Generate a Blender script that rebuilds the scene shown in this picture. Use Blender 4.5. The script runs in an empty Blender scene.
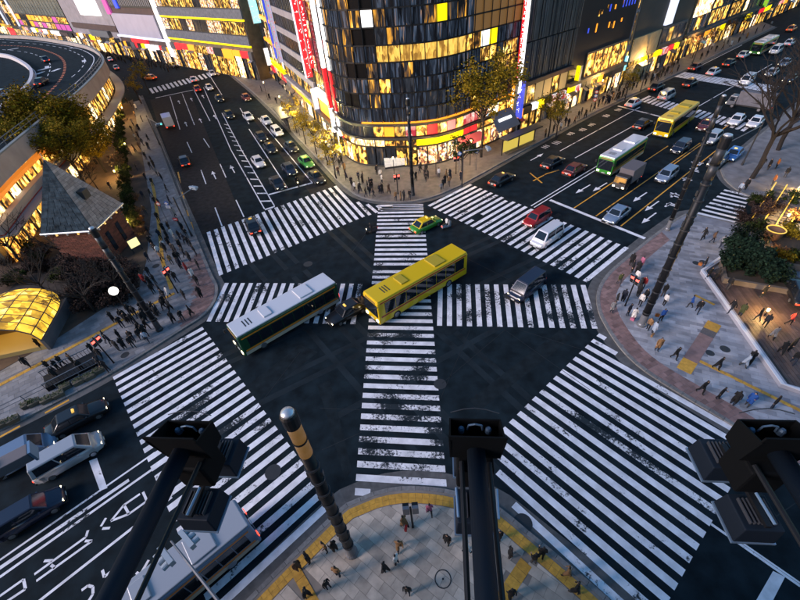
import bpy, bmesh, math, random
from mathutils import Vector, Matrix
random.seed(11)
R = random.Random(5)
sc = bpy.context.scene
COL = sc.collection
# ---------------------------------------------------------------- camera
H, F, PT, RL = 28.77, 405.75, 0.72785, -0.09762      # height in metres, focal length in photo pixels, tilt and roll
_c, _s = math.cos(PT), math.sin(PT)
FW = Vector((0, _c, -_s)); _u = Vector((0, _s, _c)); _r = Vector((1, 0, 0))
RT = math.cos(RL) * _r + math.sin(RL) * _u
UP = -math.sin(RL) * _r + math.cos(RL) * _u
cam = bpy.data.cameras.new('camera'); co = bpy.data.objects.new('camera', cam); COL.objects.link(co)
cam.sensor_width = 36.0; cam.lens = F / 800 * 36; cam.clip_start = 0.1; cam.clip_end = 5000
m = Matrix((RT, UP, -FW)).transposed().to_4x4(); m.translation = (0, 0, H); co.matrix_world = m
sc.camera = co
# ---------------------------------------------------------------- sky, sun, exposure (dusk)
w = bpy.data.worlds.new('World'); sc.world = w; w.use_nodes = True
nt = w.node_tree; bg = nt.nodes['Background']
sky = nt.nodes.new('ShaderNodeTexSky'); sky.sky_type = 'NISHITA'; sky.sun_disc = False
sky.sun_elevation = math.radians(3.0); sky.sun_rotation = math.radians(250); sky.air_density = 1.0; sky.ozone_density = 3.0; sky.dust_density = 0.6
nt.links.new(sky.outputs[0], bg.inputs[0]); bg.inputs[1].default_value = 0.15
sd = bpy.data.lights.new('sun', 'SUN'); sd.energy = 0.95; sd.angle = math.radians(25); sd.color = (1.0, 0.84, 0.84)
so = bpy.data.objects.new('sun', sd); COL.objects.link(so)
_az = math.radians(250); _el = math.radians(24)
_d = Vector((math.sin(_az) * math.cos(_el), math.cos(_az) * math.cos(_el), math.sin(_el)))
so.rotation_euler = (-_d).to_track_quat('-Z', 'Y').to_euler()
sc.view_settings.view_transform = 'Standard'; sc.view_settings.look = 'None'
sc.view_settings.exposure = 2.15; sc.view_settings.gamma = 1.0; sc.view_settings.use_curve_mapping = False
sc.cycles.use_denoising = True
sc.cycles.max_bounces = 5; sc.cycles.diffuse_bounces = 2; sc.cycles.glossy_bounces = 3; sc.cycles.transmission_bounces = 3; sc.cycles.transparent_max_bounces = 6
sc.cycles.caustics_reflective = False; sc.cycles.caustics_refractive = False
sc.cycles.sample_clamp_indirect = 4
# ---------------------------------------------------------------- pixels of the photograph (800x600) to places
def ray(x, y):
    return FW + RT * ((x - 400) / F) + UP * ((300 - y) / F)
def G(x, y, z=0.0):                                     # point at height z under a photo pixel
    d = ray(x, y); t = (z - H) / d.z
    return Vector((d.x * t, d.y * t, z))
def PX(v):                                              # place to photo pixel
    q = Vector(v) - Vector((0, 0, H)); z = q.dot(FW)
    return (400 + F * q.dot(RT) / z, 300 - F * q.dot(UP) / z)
def G2(x, y, z=0.0):
    g = G(x, y, z); return Vector((g.x, g.y))
def topz(base, py):                                     # height on the vertical over a ground pixel that reaches photo row py
    b = G(*base); lo, hi = 0, 60
    for _ in range(40):
        mid = (lo + hi) / 2
        if PX((b.x, b.y, mid))[1] > py: lo = mid
        else: hi = mid
    return lo
# ---------------------------------------------------------------- mesh builder
class MB:
    def __init__(s): s.v = []; s.f = []; s.m = []
    def face(s, pts, m=0):
        n = len(s.v); s.v += [tuple(p) for p in pts]; s.f.append(tuple(range(n, n + len(pts)))); s.m.append(m); return s
    def box(s, x0, x1, y0, y1, z0, z1, m=0):
        n = len(s.v)
        s.v += [(x0, y0, z0), (x1, y0, z0), (x1, y1, z0), (x0, y1, z0), (x0, y0, z1), (x1, y0, z1), (x1, y1, z1), (x0, y1, z1)]
        for q in ((0, 3, 2, 1), (4, 5, 6, 7), (0, 1, 5, 4), (1, 2, 6, 5), (2, 3, 7, 6), (3, 0, 4, 7)):
            s.f.append(tuple(n + i for i in q)); s.m.append(m)
        return s
    def hexa(s, lo, hi, m=0):                           # 4 lower corners, 4 upper corners, both counter-clockwise
        n = len(s.v); s.v += [tuple(p) for p in lo] + [tuple(p) for p in hi]
        for q in ((0, 3, 2, 1), (4, 5, 6, 7), (0, 1, 5, 4), (1, 2, 6, 5), (2, 3, 7, 6), (3, 0, 4, 7)):
            s.f.append(tuple(n + i for i in q)); s.m.append(m)
        return s
    def prism(s, poly, z0, z1, m=0, sides=True):
        a = sum(poly[i][0] * poly[(i + 1) % len(poly)][1] - poly[(i + 1) % len(poly)][0] * poly[i][1] for i in range(len(poly)))
        if a < 0: poly = poly[::-1]
        n = len(s.v); k = len(poly)
        s.v += [(p[0], p[1], z0) for p in poly] + [(p[0], p[1], z1) for p in poly]
        s.f.append(tuple(range(n + k, n + 2 * k))); s.m.append(m)
        if sides:
            s.f.append(tuple(range(n + k - 1, n - 1, -1))); s.m.append(m)
            for i in range(k):
                j = (i + 1) % k
                s.f.append((n + i, n + j, n + k + j, n + k + i)); s.m.append(m)
        return s
    def tube(s, p0, p1, r0, r1=None, n=8, m=0, caps=True):
        r1 = r0 if r1 is None else r1
        p0 = Vector(p0); p1 = Vector(p1); d = (p1 - p0)
        if d.length < 1e-6: return s
        d.normalize(); a = d.orthogonal().normalized(); b = d.cross(a); k = len(s.v)
        for p, r in ((p0, r0), (p1, r1)):
            for i in range(n):
                t = 2 * math.pi * i / n
                s.v.append(tuple(p + (a * math.cos(t) + b * math.sin(t)) * r))
        for i in range(n):
            j = (i + 1) % n
            s.f.append((k + i, k + j, k + n + j, k + n + i)); s.m.append(m)
        if caps:
            s.f.append(tuple(k + i for i in range(n - 1, -1, -1))); s.m.append(m)
            s.f.append(tuple(k + n + i for i in range(n))); s.m.append(m)
        return s
    def lathe(s, prof, n=12, m=0, o=(0, 0, 0), caps=True):
        k = len(s.v)
        for r, z in prof:
            for i in range(n):
                t = 2 * math.pi * i / n
                s.v.append((o[0] + r * math.cos(t), o[1] + r * math.sin(t), o[2] + z))
        for q in range(len(prof) - 1):
            for i in range(n):
                j = (i + 1) % n
                s.f.append((k + q * n + i, k + q * n + j, k + (q + 1) * n + j, k + (q + 1) * n + i)); s.m.append(m)
        if not caps: return s
        s.f.append(tuple(k + i for i in range(n - 1, -1, -1))); s.m.append(m)
        s.f.append(tuple(k + (len(prof) - 1) * n + i for i in range(n))); s.m.append(m)
        return s
    def mesh(s, name='mesh', mats=(), smooth=False):
        me = bpy.data.meshes.new(name); me.from_pydata(s.v, [], s.f)
        for x in mats: me.materials.append(x)
        if len(mats) > 1: me.polygons.foreach_set('material_index', s.m)
        if smooth: me.polygons.foreach_set('use_smooth', [True] * len(s.f))
        me.update(); return me
    def build(s, name, mats, parent=None, smooth=False, bevel=0):
        if not isinstance(mats, (list, tuple)): mats = [mats]
        me = s.mesh(name, mats, smooth)
        if bevel: bevel_mesh(me, bevel)
        return link(name, me, parent)
def bevel_mesh(me, w, seg=2):
    bm = bmesh.new(); bm.from_mesh(me); bmesh.ops.remove_doubles(bm, verts=bm.verts, dist=1e-5)
    bmesh.ops.bevel(bm, geom=list(bm.edges), offset=w, segments=seg, affect='EDGES', profile=0.5, clamp_overlap=True)
    bm.to_mesh(me); bm.free()
def link(name, data, parent=None, loc=None, rz=None):
    o = bpy.data.objects.new(name, data); COL.objects.link(o)
    if parent is not None: o.parent = parent
    if loc is not None: o.location = loc
    if rz is not None: o.rotation_euler = (0, 0, rz)
    return o
THINGS = []
def tag(o, label, cat, group=None, loc=None):
    o['label'] = label; o['category'] = cat
    if group: o['group'] = group
    THINGS.append((o, Vector(loc) if loc is not None else None))
    return o
def thing(name, label, cat, loc=(0, 0, 0), rz=0, group=None):
    o = link(name, None, None, loc, rz); o.empty_display_size = 0.2
    return tag(o, label, cat, group, loc)
def struct(o): o['kind'] = 'structure'; return o
def stuff(o): o['kind'] = 'stuff'; return o
def smooth_line(pts, step=1.0, closed=False):          # Catmull-Rom through 2-D points, resampled evenly
    P = [Vector(p) for p in pts]; out = []
    for i in range(len(P) - 1):
        a = P[i - 1] if i else P[0] * 2 - P[1]; b, c = P[i], P[i + 1]; d = P[i + 2] if i + 2 < len(P) else c * 2 - b
        n = max(2, int((c - b).length / 0.3))
        for k in range(n):
            t = k / n
            out.append(0.5 * ((2 * b) + (c - a) * t + (2 * a - 5 * b + 4 * c - d) * t * t + (3 * b - a - 3 * c + d) * t ** 3))
    out.append(P[-1])
    return resample(out, step)
def resample(P, step):
    L = [0]
    for a, b in zip(P, P[1:]): L.append(L[-1] + (b - a).length)
    n = max(1, round(L[-1] / step)); out = []; j = 0
    for k in range(n + 1):
        t = L[-1] * k / n
        while j < len(P) - 2 and L[j + 1] < t: j += 1
        d = L[j + 1] - L[j]
        out.append(P[j].lerp(P[j + 1], (t - L[j]) / d if d > 1e-9 else 0))
    return out
def offset(P, d):                                       # to the left of the walking direction
    out = []
    for i in range(len(P)):
        a = P[max(0, i - 1)]; b = P[min(len(P) - 1, i + 1)]; t = (b - a).normalized()
        out.append(P[i] + Vector((-t.y, t.x)) * d)
    return out
def clip(poly, region):                                 # convex region, counter-clockwise
    for i in range(len(region)):
        a, b = region[i], region[(i + 1) % len(region)]; e = b - a; out = []
        for k in range(len(poly)):
            p, q = poly[k], poly[(k + 1) % len(poly)]
            sp = e.x * (p.y - a.y) - e.y * (p.x - a.x); sq = e.x * (q.y - a.y) - e.y * (q.x - a.x)
            if sp >= 0: out.append(p)
            if sp * sq < 0: out.append(p.lerp(q, sp / (sp - sq)))
        poly = out
        if len(poly) < 3: return []
    return poly
def area(p): return 0.5 * sum(p[i].x * p[(i + 1) % len(p)].y - p[(i + 1) % len(p)].x * p[i].y for i in range(len(p)))
def inside(p, poly):
    c = False
    for i in range(len(poly)):
        a, b = poly[i], poly[i - 1]
        if (a.y > p.y) != (b.y > p.y) and p.x < (b.x - a.x) * (p.y - a.y) / (b.y - a.y) + a.x: c = not c
    return c
# ---------------------------------------------------------------- materials
MATS = {}
EM = 0.3                                               # lamps against the dusk sky
def mat(name, col, rough=0.6, metal=0.0, emit=None, es=0.0, var=0.0, noise=0.0, nscale=8.0, bump=0.0, bscale=40.0, island=0.0, spec=0.5):
    if name in MATS: return MATS[name]
    m = bpy.data.materials.new(name); m.use_nodes = True; MATS[name] = m
    N = m.node_tree.nodes; L = m.node_tree.links; b = N['Principled BSDF']
    b.inputs['Roughness'].default_value = rough; b.inputs['Metallic'].default_value = metal
    b.inputs['Specular IOR Level'].default_value = spec
    b.inputs['Base Color'].default_value = (*col, 1)
    m.diffuse_color = (*col, 1)
    if var or noise or island:
        fac = None
        def add(sock, amt):
            nonlocal fac
            mr = N.new('ShaderNodeMapRange'); L.new(sock, mr.inputs[0]); mr.inputs[3].default_value = 1 - amt; mr.inputs[4].default_value = 1 + amt
            if fac is None: fac = mr.outputs[0]
            else:
                mu = N.new('ShaderNodeMath'); mu.operation = 'MULTIPLY'; L.new(fac, mu.inputs[0]); L.new(mr.outputs[0], mu.inputs[1]); fac = mu.outputs[0]
        if var: oi = N.new('ShaderNodeObjectInfo'); add(oi.outputs['Random'], var)
        if island: ge = N.new('ShaderNodeNewGeometry'); add(ge.outputs['Random Per Island'], island)
        if noise:
            tc = N.new('ShaderNodeNewGeometry'); nz = N.new('ShaderNodeTexNoise'); nz.inputs['Scale'].default_value = nscale; nz.inputs['Detail'].default_value = 5
            L.new(tc.outputs['Position'], nz.inputs['Vector'])
            cr = N.new('ShaderNodeMapRange'); L.new(nz.outputs['Fac'], cr.inputs[0]); cr.inputs[1].default_value = 0.3; cr.inputs[2].default_value = 0.7
            add(cr.outputs[0], noise)
        vm = N.new('ShaderNodeVectorMath'); vm.operation = 'SCALE'; vm.inputs[0].default_value = col; L.new(fac, vm.inputs['Scale'])
        L.new(vm.outputs[0], b.inputs['Base Color'])
    if bump:
        tc = N.new('ShaderNodeNewGeometry'); nz = N.new('ShaderNodeTexNoise'); nz.inputs['Scale'].default_value = bscale; nz.inputs['Detail'].default_value = 3
        L.new(tc.outputs['Position'], nz.inputs['Vector'])
        bp = N.new('ShaderNodeBump'); bp.inputs['Strength'].default_value = bump; bp.inputs['Distance'].default_value = 0.02
        L.new(nz.outputs['Fac'], bp.inputs['Height']); L.new(bp.outputs[0], b.inputs['Normal'])
    if emit is not None:
        b.inputs['Emission Color'].default_value = (*emit, 1); b.inputs['Emission Strength'].default_value = es * EM
    return m
def paint(name, col, wear, scale=3.0, under=(0.008, 0.014, 0.018)):   # road paint flaking off down to the asphalt
    if name in MATS: return MATS[name]
    m = mat(name, col, 0.65); N = m.node_tree.nodes; L = m.node_tree.links; b = N['Principled BSDF']
    ge = N.new('ShaderNodeNewGeometry'); oi = N.new('ShaderNodeObjectInfo')
    a = N.new('ShaderNodeTexNoise'); a.inputs['Scale'].default_value = scale; a.inputs['Detail'].default_value = 8; a.inputs['Roughness'].default_value = 0.75
    c = N.new('ShaderNodeTexNoise'); c.inputs['Scale'].default_value = 0.35; c.inputs['Detail'].default_value = 2
    L.new(ge.outputs['Position'], a.inputs['Vector']); L.new(ge.outputs['Position'], c.inputs['Vector'])
    ad = N.new('ShaderNodeMath'); ad.operation = 'ADD'; L.new(a.outputs['Fac'], ad.inputs[0])
    s2 = N.new('ShaderNodeMath'); s2.operation = 'MULTIPLY_ADD'; L.new(oi.outputs['Random'], s2.inputs[0]); s2.inputs[1].default_value = 0.16; L.new(c.outputs['Fac'], s2.inputs[2])
    L.new(s2.outputs[0], ad.inputs[1])
    mr = N.new('ShaderNodeMapRange'); L.new(ad.outputs[0], mr.inputs[0]); mr.inputs[1].default_value = 1.28 - wear; mr.inputs[2].default_value = 1.36 - wear
    mx = N.new('ShaderNodeMix'); mx.data_type = 'RGBA'; L.new(mr.outputs[0], mx.inputs[0]); mx.inputs[6].default_value = (*col, 1); mx.inputs[7].default_value = (*under, 1)
    d = N.new('ShaderNodeTexNoise'); d.inputs['Scale'].default_value = 1.3; d.inputs['Detail'].default_value = 6; L.new(ge.outputs['Position'], d.inputs['Vector'])
    m2 = N.new('ShaderNodeMapRange'); L.new(d.outputs['Fac'], m2.inputs[0]); m2.inputs[1].default_value = 0.3; m2.inputs[2].default_value = 0.7; m2.inputs[3].default_value = 0.72; m2.inputs[4].default_value = 1.08
    vm = N.new('ShaderNodeVectorMath'); vm.operation = 'SCALE'; L.new(mx.outputs[2], vm.inputs[0]); L.new(m2.outputs[0], vm.inputs['Scale'])
    L.new(vm.outputs[0], b.inputs['Base Color'])
    return m
def shopmat(name, cols, es, scale=(1.2, 1.2, 0.8), seedmul=40.0):    # a lit interior seen through glass: goods, shelves, lamps; also streaks painted as reflections
    if name in MATS: return MATS[name]
    m = mat(name, (0.008, 0.008, 0.009), 0.22, spec=0.3); N = m.node_tree.nodes; L = m.node_tree.links; b = N['Principled BSDF']
    tc = N.new('ShaderNodeTexCoord'); oi = N.new('ShaderNodeObjectInfo'); mp = N.new('ShaderNodeVectorMath'); mp.operation = 'MULTIPLY'; mp.inputs[1].default_value = scale
    L.new(tc.outputs['Object'], mp.inputs[0])
    mu = N.new('ShaderNodeMath'); mu.operation = 'MULTIPLY'; mu.inputs[1].default_value = seedmul; L.new(oi.outputs['Random'], mu.inputs[0])
    v = N.new('ShaderNodeTexVoronoi'); v.voronoi_dimensions = '4D'; v.inputs['Scale'].default_value = 1.6; L.new(mp.outputs[0], v.inputs['Vector']); L.new(mu.outputs[0], v.inputs['W'])
    n = N.new('ShaderNodeTexNoise'); n.noise_dimensions = '4D'; n.inputs['Scale'].default_value = 1.1; n.inputs['Detail'].default_value = 4; L.new(mp.outputs[0], n.inputs['Vector']); L.new(mu.outputs[0], n.inputs['W'])
    sp = N.new('ShaderNodeSeparateColor'); L.new(v.outputs['Color'], sp.inputs[0])
    av = N.new('ShaderNodeMath'); av.operation = 'MULTIPLY_ADD'; av.inputs[1].default_value = 0.35; L.new(sp.outputs[0], av.inputs[0])
    nm = N.new('ShaderNodeMath'); nm.operation = 'MULTIPLY'; nm.inputs[1].default_value = 0.65; L.new(n.outputs['Fac'], nm.inputs[0]); L.new(nm.outputs[0], av.inputs[2])
    cr = N.new('ShaderNodeValToRGB'); L.new(av.outputs[0], cr.inputs[0]); e = cr.color_ramp.elements
    ps = [0.36 + 0.42 * i / (len(cols) - 1) for i in range(len(cols))]
    e[0].position = ps[0]; e[0].color = (*cols[0], 1); e[1].position = ps[-1]; e[1].color = (*cols[-1], 1)
    for p_, c_ in list(zip(ps, cols))[1:-1]: k = e.new(p_); k.color = (*c_, 1)
    L.new(cr.outputs[0], b.inputs['Emission Color']); b.inputs['Emission Strength'].default_value = es * EM * 1.35
    return m
ASPH = mat('asphalt', (0.0085, 0.0155, 0.0205), 0.85, noise=0.42, nscale=0.8, bump=0.25, bscale=30, spec=0.08)
ASPH2 = mat('older_asphalt', (0.026, 0.024, 0.024), 0.85, noise=0.3, nscale=1.5, bump=0.3, bscale=25, spec=0.1)
GUTTER = mat('gutter_concrete', (0.085, 0.085, 0.085), 0.85, noise=0.25, nscale=2.0, island=0.12)
KERB = mat('kerb_granite', (0.18, 0.175, 0.17), 0.8, noise=0.2, nscale=5, var=0.15)
SLAB_G = mat('grey_slab', (0.43, 0.37, 0.305), 0.75, noise=0.2, nscale=1.6, var=0.22, island=0.22)
SLAB_E = mat('blue_grey_slab', (0.285, 0.29, 0.32), 0.7, noise=0.22, nscale=1.0, var=0.25, island=0.3)
SLAB_W = mat('pale_grey_slab', (0.19, 0.19, 0.2), 0.75, noise=0.2, nscale=1.0, var=0.2, island=0.25)
SLAB_R = mat('red_brick_paver', (0.2, 0.125, 0.115), 0.75, noise=0.2, nscale=2.0, var=0.25, island=0.3)
JOINT = mat('slab_joint', (0.055, 0.052, 0.05), 0.9, noise=0.2, nscale=2)
TACT = mat('yellow_tactile_tile', (0.52, 0.28, 0.035), 0.7, noise=0.2, nscale=4, var=0.12, bump=0.6, bscale=14)
P_FRESH = paint('white_road_paint', (0.82, 0.81, 0.85), 0.05)
P_MID = paint('scuffed_white_paint', (0.8, 0.79, 0.83), 0.05, 3.5)
P_OLD = paint('flaking_white_paint', (0.78, 0.77, 0.8), 0.155, 5.0)
P_YEL = paint('yellow_road_paint', (0.75, 0.36, 0.03), 0.08)
BLACK = mat('black_metal', (0.007, 0.008, 0.01), 0.5, spec=0.3)
DARKM = mat('dark_grey_metal', (0.04, 0.042, 0.046), 0.45, metal=0.3)
GREYM = mat('grey_metal', (0.16, 0.17, 0.19), 0.45, metal=0.3)
STEEL = mat('pale_steel', (0.55, 0.57, 0.6), 0.35, metal=0.6)
GLASS = mat('dark_glass', (0.012, 0.016, 0.022), 0.08, spec=0.6)
# ================================================================ GROUND
road = struct(MB().face([(-900, -300, 0), (900, -300, 0), (900, 1500, 0), (-900, 1500, 0)]).build('road', ASPH))
kN = smooth_line([G2(*q) for q in ((218, 64), (234, 77), (251, 91), (267, 106), (281, 120), (301, 142), (325, 168), (337, 181), (346, 189), (356, 195.5), (371, 200.6), (390, 202.7), (405, 202.7), (420, 200.8), (435, 197), (457.5, 187.5), (481, 175), (535, 145), (600, 110), (675, 75), (775, 27))], 1.0)
kW = smooth_line([G2(*q) for q in ((0, 432), (107, 377), (188, 327), (200, 319.5), (212, 308), (217.5, 297), (218, 286), (213, 276), (207, 262), (192, 226), (183, 205), (170, 172), (157, 138), (140, 96))], 1.0)
kE = smooth_line([G2(*q) for q in ((752, 233), (735, 224), (700, 216), (690, 213), (675, 220), (650, 238), (629, 255), (609, 272), (599, 286), (596, 298), (598, 312), (604, 325), (616, 344), (630, 360), (650, 376), (690, 401), (725, 422), (800, 470), (860, 510))], 1.0)
kE2 = smooth_line([G2(*q) for q in ((840, 72), (800, 103), (760, 135), (724, 166), (721, 173), (727, 183), (745, 195), (790, 212))], 1.0)
kS = smooth_line([G2(*q) for q in ((160, 690), (250, 597), (335, 513), (352, 502), (375, 492), (402, 487), (434, 488), (465, 494), (495, 505), (535, 537), (575, 570), (620, 610), (700, 690))], 1.0)
KH = 0.13
def kerbed(name, line, back, side, apron, surf, seg=1.0):
    """pavement block: kerb line, points behind it; side=+1 when the pavement is left of the line"""
    inner = offset(line, 0.3 * side); out = offset(line, -apron * side)
    b = MB(); b.prism([tuple(p) for p in inner] + [tuple(p) for p in back], 0.0, KH)
    pv = struct(b.build(name, surf))
    bm = bmesh.new(); bm.from_mesh(pv.data); bmesh.ops.triangulate(bm, faces=[f for f in bm.faces if len(f.verts) > 4]); bm.to_mesh(pv.data); bm.free()
    b = MB()
    for i in range(len(line) - 1): b.face([(*p, 0.004) for p in ((line[i], out[i], out[i + 1], line[i + 1]) if side > 0 else (line[i], line[i + 1], out[i + 1], out[i]))])
    g = b.build('gutter', GUTTER, pv)
    near = sorted(range(len(line) - 1), key=lambda i: line[i].length)[:150]; far = MB()
    for i in range(len(line) - 1):
        p0, p1, q1, q0 = line[i], line[i + 1], inner[i + 1], inner[i]; d = (p1 - p0).normalized() * 0.012
        poly = [tuple(p0 + d), tuple(p1 - d), tuple(q1 - d * 0.9), tuple(q0 + d * 0.9)]
        if i in near: MB().prism(poly, 0.0, KH + 0.02).build('kerb_stone', KERB, pv)
        else: far.prism(poly, 0.0, KH + 0.02)
    if far.f: stuff(far.build('kerb_run', KERB, pv))
    return pv, inner
V2 = Vector
pvN, inN = kerbed('north_pavement', kN, [V2((170, 300)), V2((40, 300)), V2((-40, 190))], 1, 0.7, mat('north_paving', (0.13, 0.12, 0.115), 0.7, noise=0.25, nscale=1.2))
pvW, inW = kerbed('west_pavement', kW, [V2((-66, 127)), V2((-78, 118)), V2((-95, 60)), V2((-95, 10)), V2((-60, 2))], 1, 0.75, mat('west_bed', (0.17, 0.17, 0.18), 0.8, noise=.2, nscale=1))
pvE, inE = kerbed('east_pavement', kE, [V2((60, 5)), V2((70, 25)), V2((64, 41))], 1, 0.9, mat('east_bed', (0.2, 0.205, 0.235), 0.8, noise=.2, nscale=1))
pvE2, inE2 = kerbed('far_east_pavement', kE2, [V2((62, 42)), V2((90, 20)), V2((140, 60))], 1, 0.6, mat('far_east_paving', (0.16, 0.155, 0.165), 0.75, noise=0.3, nscale=0.8))
pvS, inS = kerbed('south_pavement', kS, [V2((22, -6)), V2((-24, -6))], -1, 1.15, mat('south_bed', (0.2, 0.175, 0.15), 0.8, noise=.2, nscale=1))
# ---- slabs: real pieces with recessed joints, the nearest ones objects of their own
def slabs(parent, region, ang, sx, sy, surf, test=None, stagger=0.5, cap=290, box=None, red=None):
    ca, sa = math.cos(ang), math.sin(ang)
    loc = lambda p: V2((p.x * ca + p.y * sa, -p.x * sa + p.y * ca)); glob = lambda p: V2((p.x * ca - p.y * sa, p.x * sa + p.y * ca))
    L = [loc(p) for p in region]; x0 = min(p.x for p in L); x1 = max(p.x for p in L); y0 = min(p.y for p in L); y1 = max(p.y for p in L)
    cells = []
    for r in range(int((y1 - y0) / sy) + 2):
        for c in range(-1, int((x1 - x0) / sx) + 2):
            a = x0 + c * sx + (r % 2) * sx * stagger; b = y0 + r * sy; e = 0.008
            q = [glob(V2(t)) for t in ((a + e, b + e), (a + sx - e, b + e), (a + sx - e, b + sy - e), (a + e, b + sy - e))]
            cen = sum(q, V2((0, 0))) / 4
            if test and not test(cen): continue
            ins = [inside(p, region) for p in q]
            if not any(ins) and not inside(cen, region): continue
            if not all(ins):
                q = shrink(q, region)
                if not q: continue
            cells.append((cen.length, cen, q))
    cells.sort(key=lambda t: t[0]); rest = MB()
    full = {}
    for k, (d, cen, q) in enumerate(cells):
        z1 = KH + 0.016 + R.uniform(-0.003, 0.003)
        if k < cap:
            key = len(q) == 4 and abs(abs(area(q)) - (sx - 0.016) * (sy - 0.016)) < 1e-3
            if key:
                if 'm' not in full:
                    full['m'] = MB().box(-sx / 2 + 0.008, sx / 2 - 0.008, -sy / 2 + 0.008, sy / 2 - 0.008, KH - 0.02, KH + 0.016).mesh('slab', [surf])
                link('paving_slab', full['m'], parent, (cen.x, cen.y, R.uniform(-0.003, 0.003)), ang)
            else: MB().prism([tuple(p) for p in q], KH - 0.02, z1).build('paving_slab', surf, parent)
        else: rest.prism([tuple(p) for p in q], KH - 0.02, z1)
    if rest.f: stuff(rest.build('paving', surf, parent))
def shrink(q, region):                                  # cut a slab at the pavement's edge
    if area(q) < 0: q = q[::-1]
    out = clip(list(region), q); res = []
    for p in out:
        if not res or (p - res[-1]).length > 1e-3: res.append(p)
    if len(res) > 2 and (res[0] - res[-1]).length < 1e-3: res.pop()
    return res if len(res) > 2 and abs(area(res)) > 0.01 else None
# south corner: yellow tactile band behind the kerb, then grey slabs
tin = offset(inS, -0.18); tout = offset(inS, -0.85)
band = resample([p for p in tin], 0.62); bout = resample([p for p in tout], 0.62)
for i in range(len(tin) - 1):
    if -13 < tin[i].x < 12:
        for j in range(2):
            a0 = tin[i].lerp(tout[i], j / 2); a1 = tin[i].lerp(tout[i], (j + 1) / 2); b0 = tin[i + 1].lerp(tout[i + 1], j / 2); b1 = tin[i + 1].lerp(tout[i + 1], (j + 1) / 2)
            h0 = a0.lerp(b0, 0.5); h1 = a1.lerp(b1, 0.5)
            for q in ((a0, h0, h1, a1), (h0, b0, b1, h1)):
                c = sum(q, V2((0, 0))) / 4
                MB().prism([tuple(c + (p - c) * 0.97) for p in q], KH - 0.02, KH + 0.024).build('tactile_tile', TACT, pvS)
regS = [p for p in offset(inS, -0.9)] + [V2((20, -5.5)), V2((-22, -5.5))]
def strip_tiles(parent, a, b, w, n=None):
    a = V2(a); b = V2(b); d = (b - a); L = d.length; d.normalize(); nn = V2((-d.y, d.x)); k = max(1, round(L / 0.6))
    for i in range(k):
        p = a + d * (L * i / k + 0.01); q = a + d * (L * (i + 1) / k - 0.01)
        MB().prism([tuple(p - nn * w / 2), tuple(q - nn * w / 2), tuple(q + nn * w / 2), tuple(p + nn * w / 2)], KH - 0.02, KH + 0.026).build('tactile_tile', TACT, parent)
def near_seg(p, a, b, w):
    a = V2(a); b = V2(b); d = b - a; t = max(0, min(1, (p - a).dot(d) / d.length_squared)); return (p - a - d * t).length < w
sA, sB = G2(526, 563), G2(498, 606); sC, sD = G2(296, 571), G2(316, 606)
strip_tiles(pvS, sA, sB, 0.75); strip_tiles(pvS, sC, sD, 0.6)
slabs(pvS, regS, math.radians(-41), 0.92, 0.6, SLAB_G, lambda c: c.y > 1.5 and abs(c.x) < 13 and not near_seg(c, sA, sB, 0.5) and not near_seg(c, sC, sD, 0.45), cap=298)
# east corner: reddish band along the kerb, blue-grey slabs inside, low white wall and timber deck beyond
wallpts = [G2(*q) for q in ((752, 234), (716, 262), (699, 274), (778, 388), (800, 396), (850, 416))]
redE = offset(inE, 1.5)
bandE = [p for i, p in enumerate(inE) if 14 < i] ; rb = [p for i, p in enumerate(redE) if 14 < i]
slabs(pvE, [p for p in offset(inE, 0.05) if True][14:] + rb[::-1], math.radians(20), 0.62, 0.4, SLAB_R, cap=0)
wE = [G2(752, 234), G2(716, 262), G2(699, 274), G2(778, 388), G2(800, 396), G2(850, 416)]
regE = [p for p in redE] + [V2(p) for p in wE[::-1]]
dA, dB = G2(714, 324), G2(683, 372); yA, yB = G2(699, 362), G2(800, 412)
slabs(pvE, regE, math.radians(-28), 1.15, 0.42, SLAB_E, lambda c: not near_seg(c, dA, dB, 0.62) and not near_seg(c, yA, yB, 0.3), cap=298)
for t0, t1, mt in ((0.0, 0.16, TACT), (0.16, 0.28, mat('dark_paver', (0.09, 0.085, 0.09), 0.8, noise=0.2)), (0.28, 0.5, SLAB_R), (0.5, 0.8, SLAB_R), (0.8, 1.0, TACT)):
    a = dA.lerp(dB, t0); b = dA.lerp(dB, t1); d = (b - a).normalized(); n = V2((-d.y, d.x)) * 0.55
    MB().prism([tuple(p) for p in (a + d * .01 - n, b - d * .01 - n, b - d * .01 + n, a + d * .01 + n)], KH - 0.02, KH + 0.026).build('paving_slab', mt, pvE)
strip_tiles(pvE, yA, yB, 0.3)
strip_tiles(pvE, G2(694, 296), G2(714, 306), 0.3)
# west corner: pale slabs, red band at the rounded corner, yellow guide line
regW = [p for p in offset(inW, 0.06)] + [G2(133, 100), G2(152, 210), G2(147, 262), G2(140, 287), G2(100, 312), G2(60, 338), G2(0, 374)]
ylW = [G2(*q) for q in ((-5, 389), (95, 336), (128, 318), (175, 294))], [G2(*q) for q in ((172, 290), (163, 262), (159, 225), (155, 195), (147, 160), (138, 130))]
def redtest(c): return near_seg(c, G2(216, 290), G2(206, 262), 2.4) or near_seg(c, G2(216, 290), G2(196, 318), 1.7)
def ytest(c): return not any(near_seg(c, l[i], l[i + 1], 0.34) for l in ylW for i in range(len(l) - 1))
slabs(pvW, regW, math.radians(37), 0.9, 0.6, SLAB_W, lambda c: c.y < 75 and not redtest(c) and ytest(c), cap=280)
slabs(pvW, regW, math.radians(37), 0.6, 0.4, SLAB_R, lambda c: redtest(c) and ytest(c), cap=0)
b = MB(); cen = [G2(133, 100), G2(152, 205), G2(147, 262), G2(140, 287), G2(100, 312), G2(60, 338), G2(-20, 385)]
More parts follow.
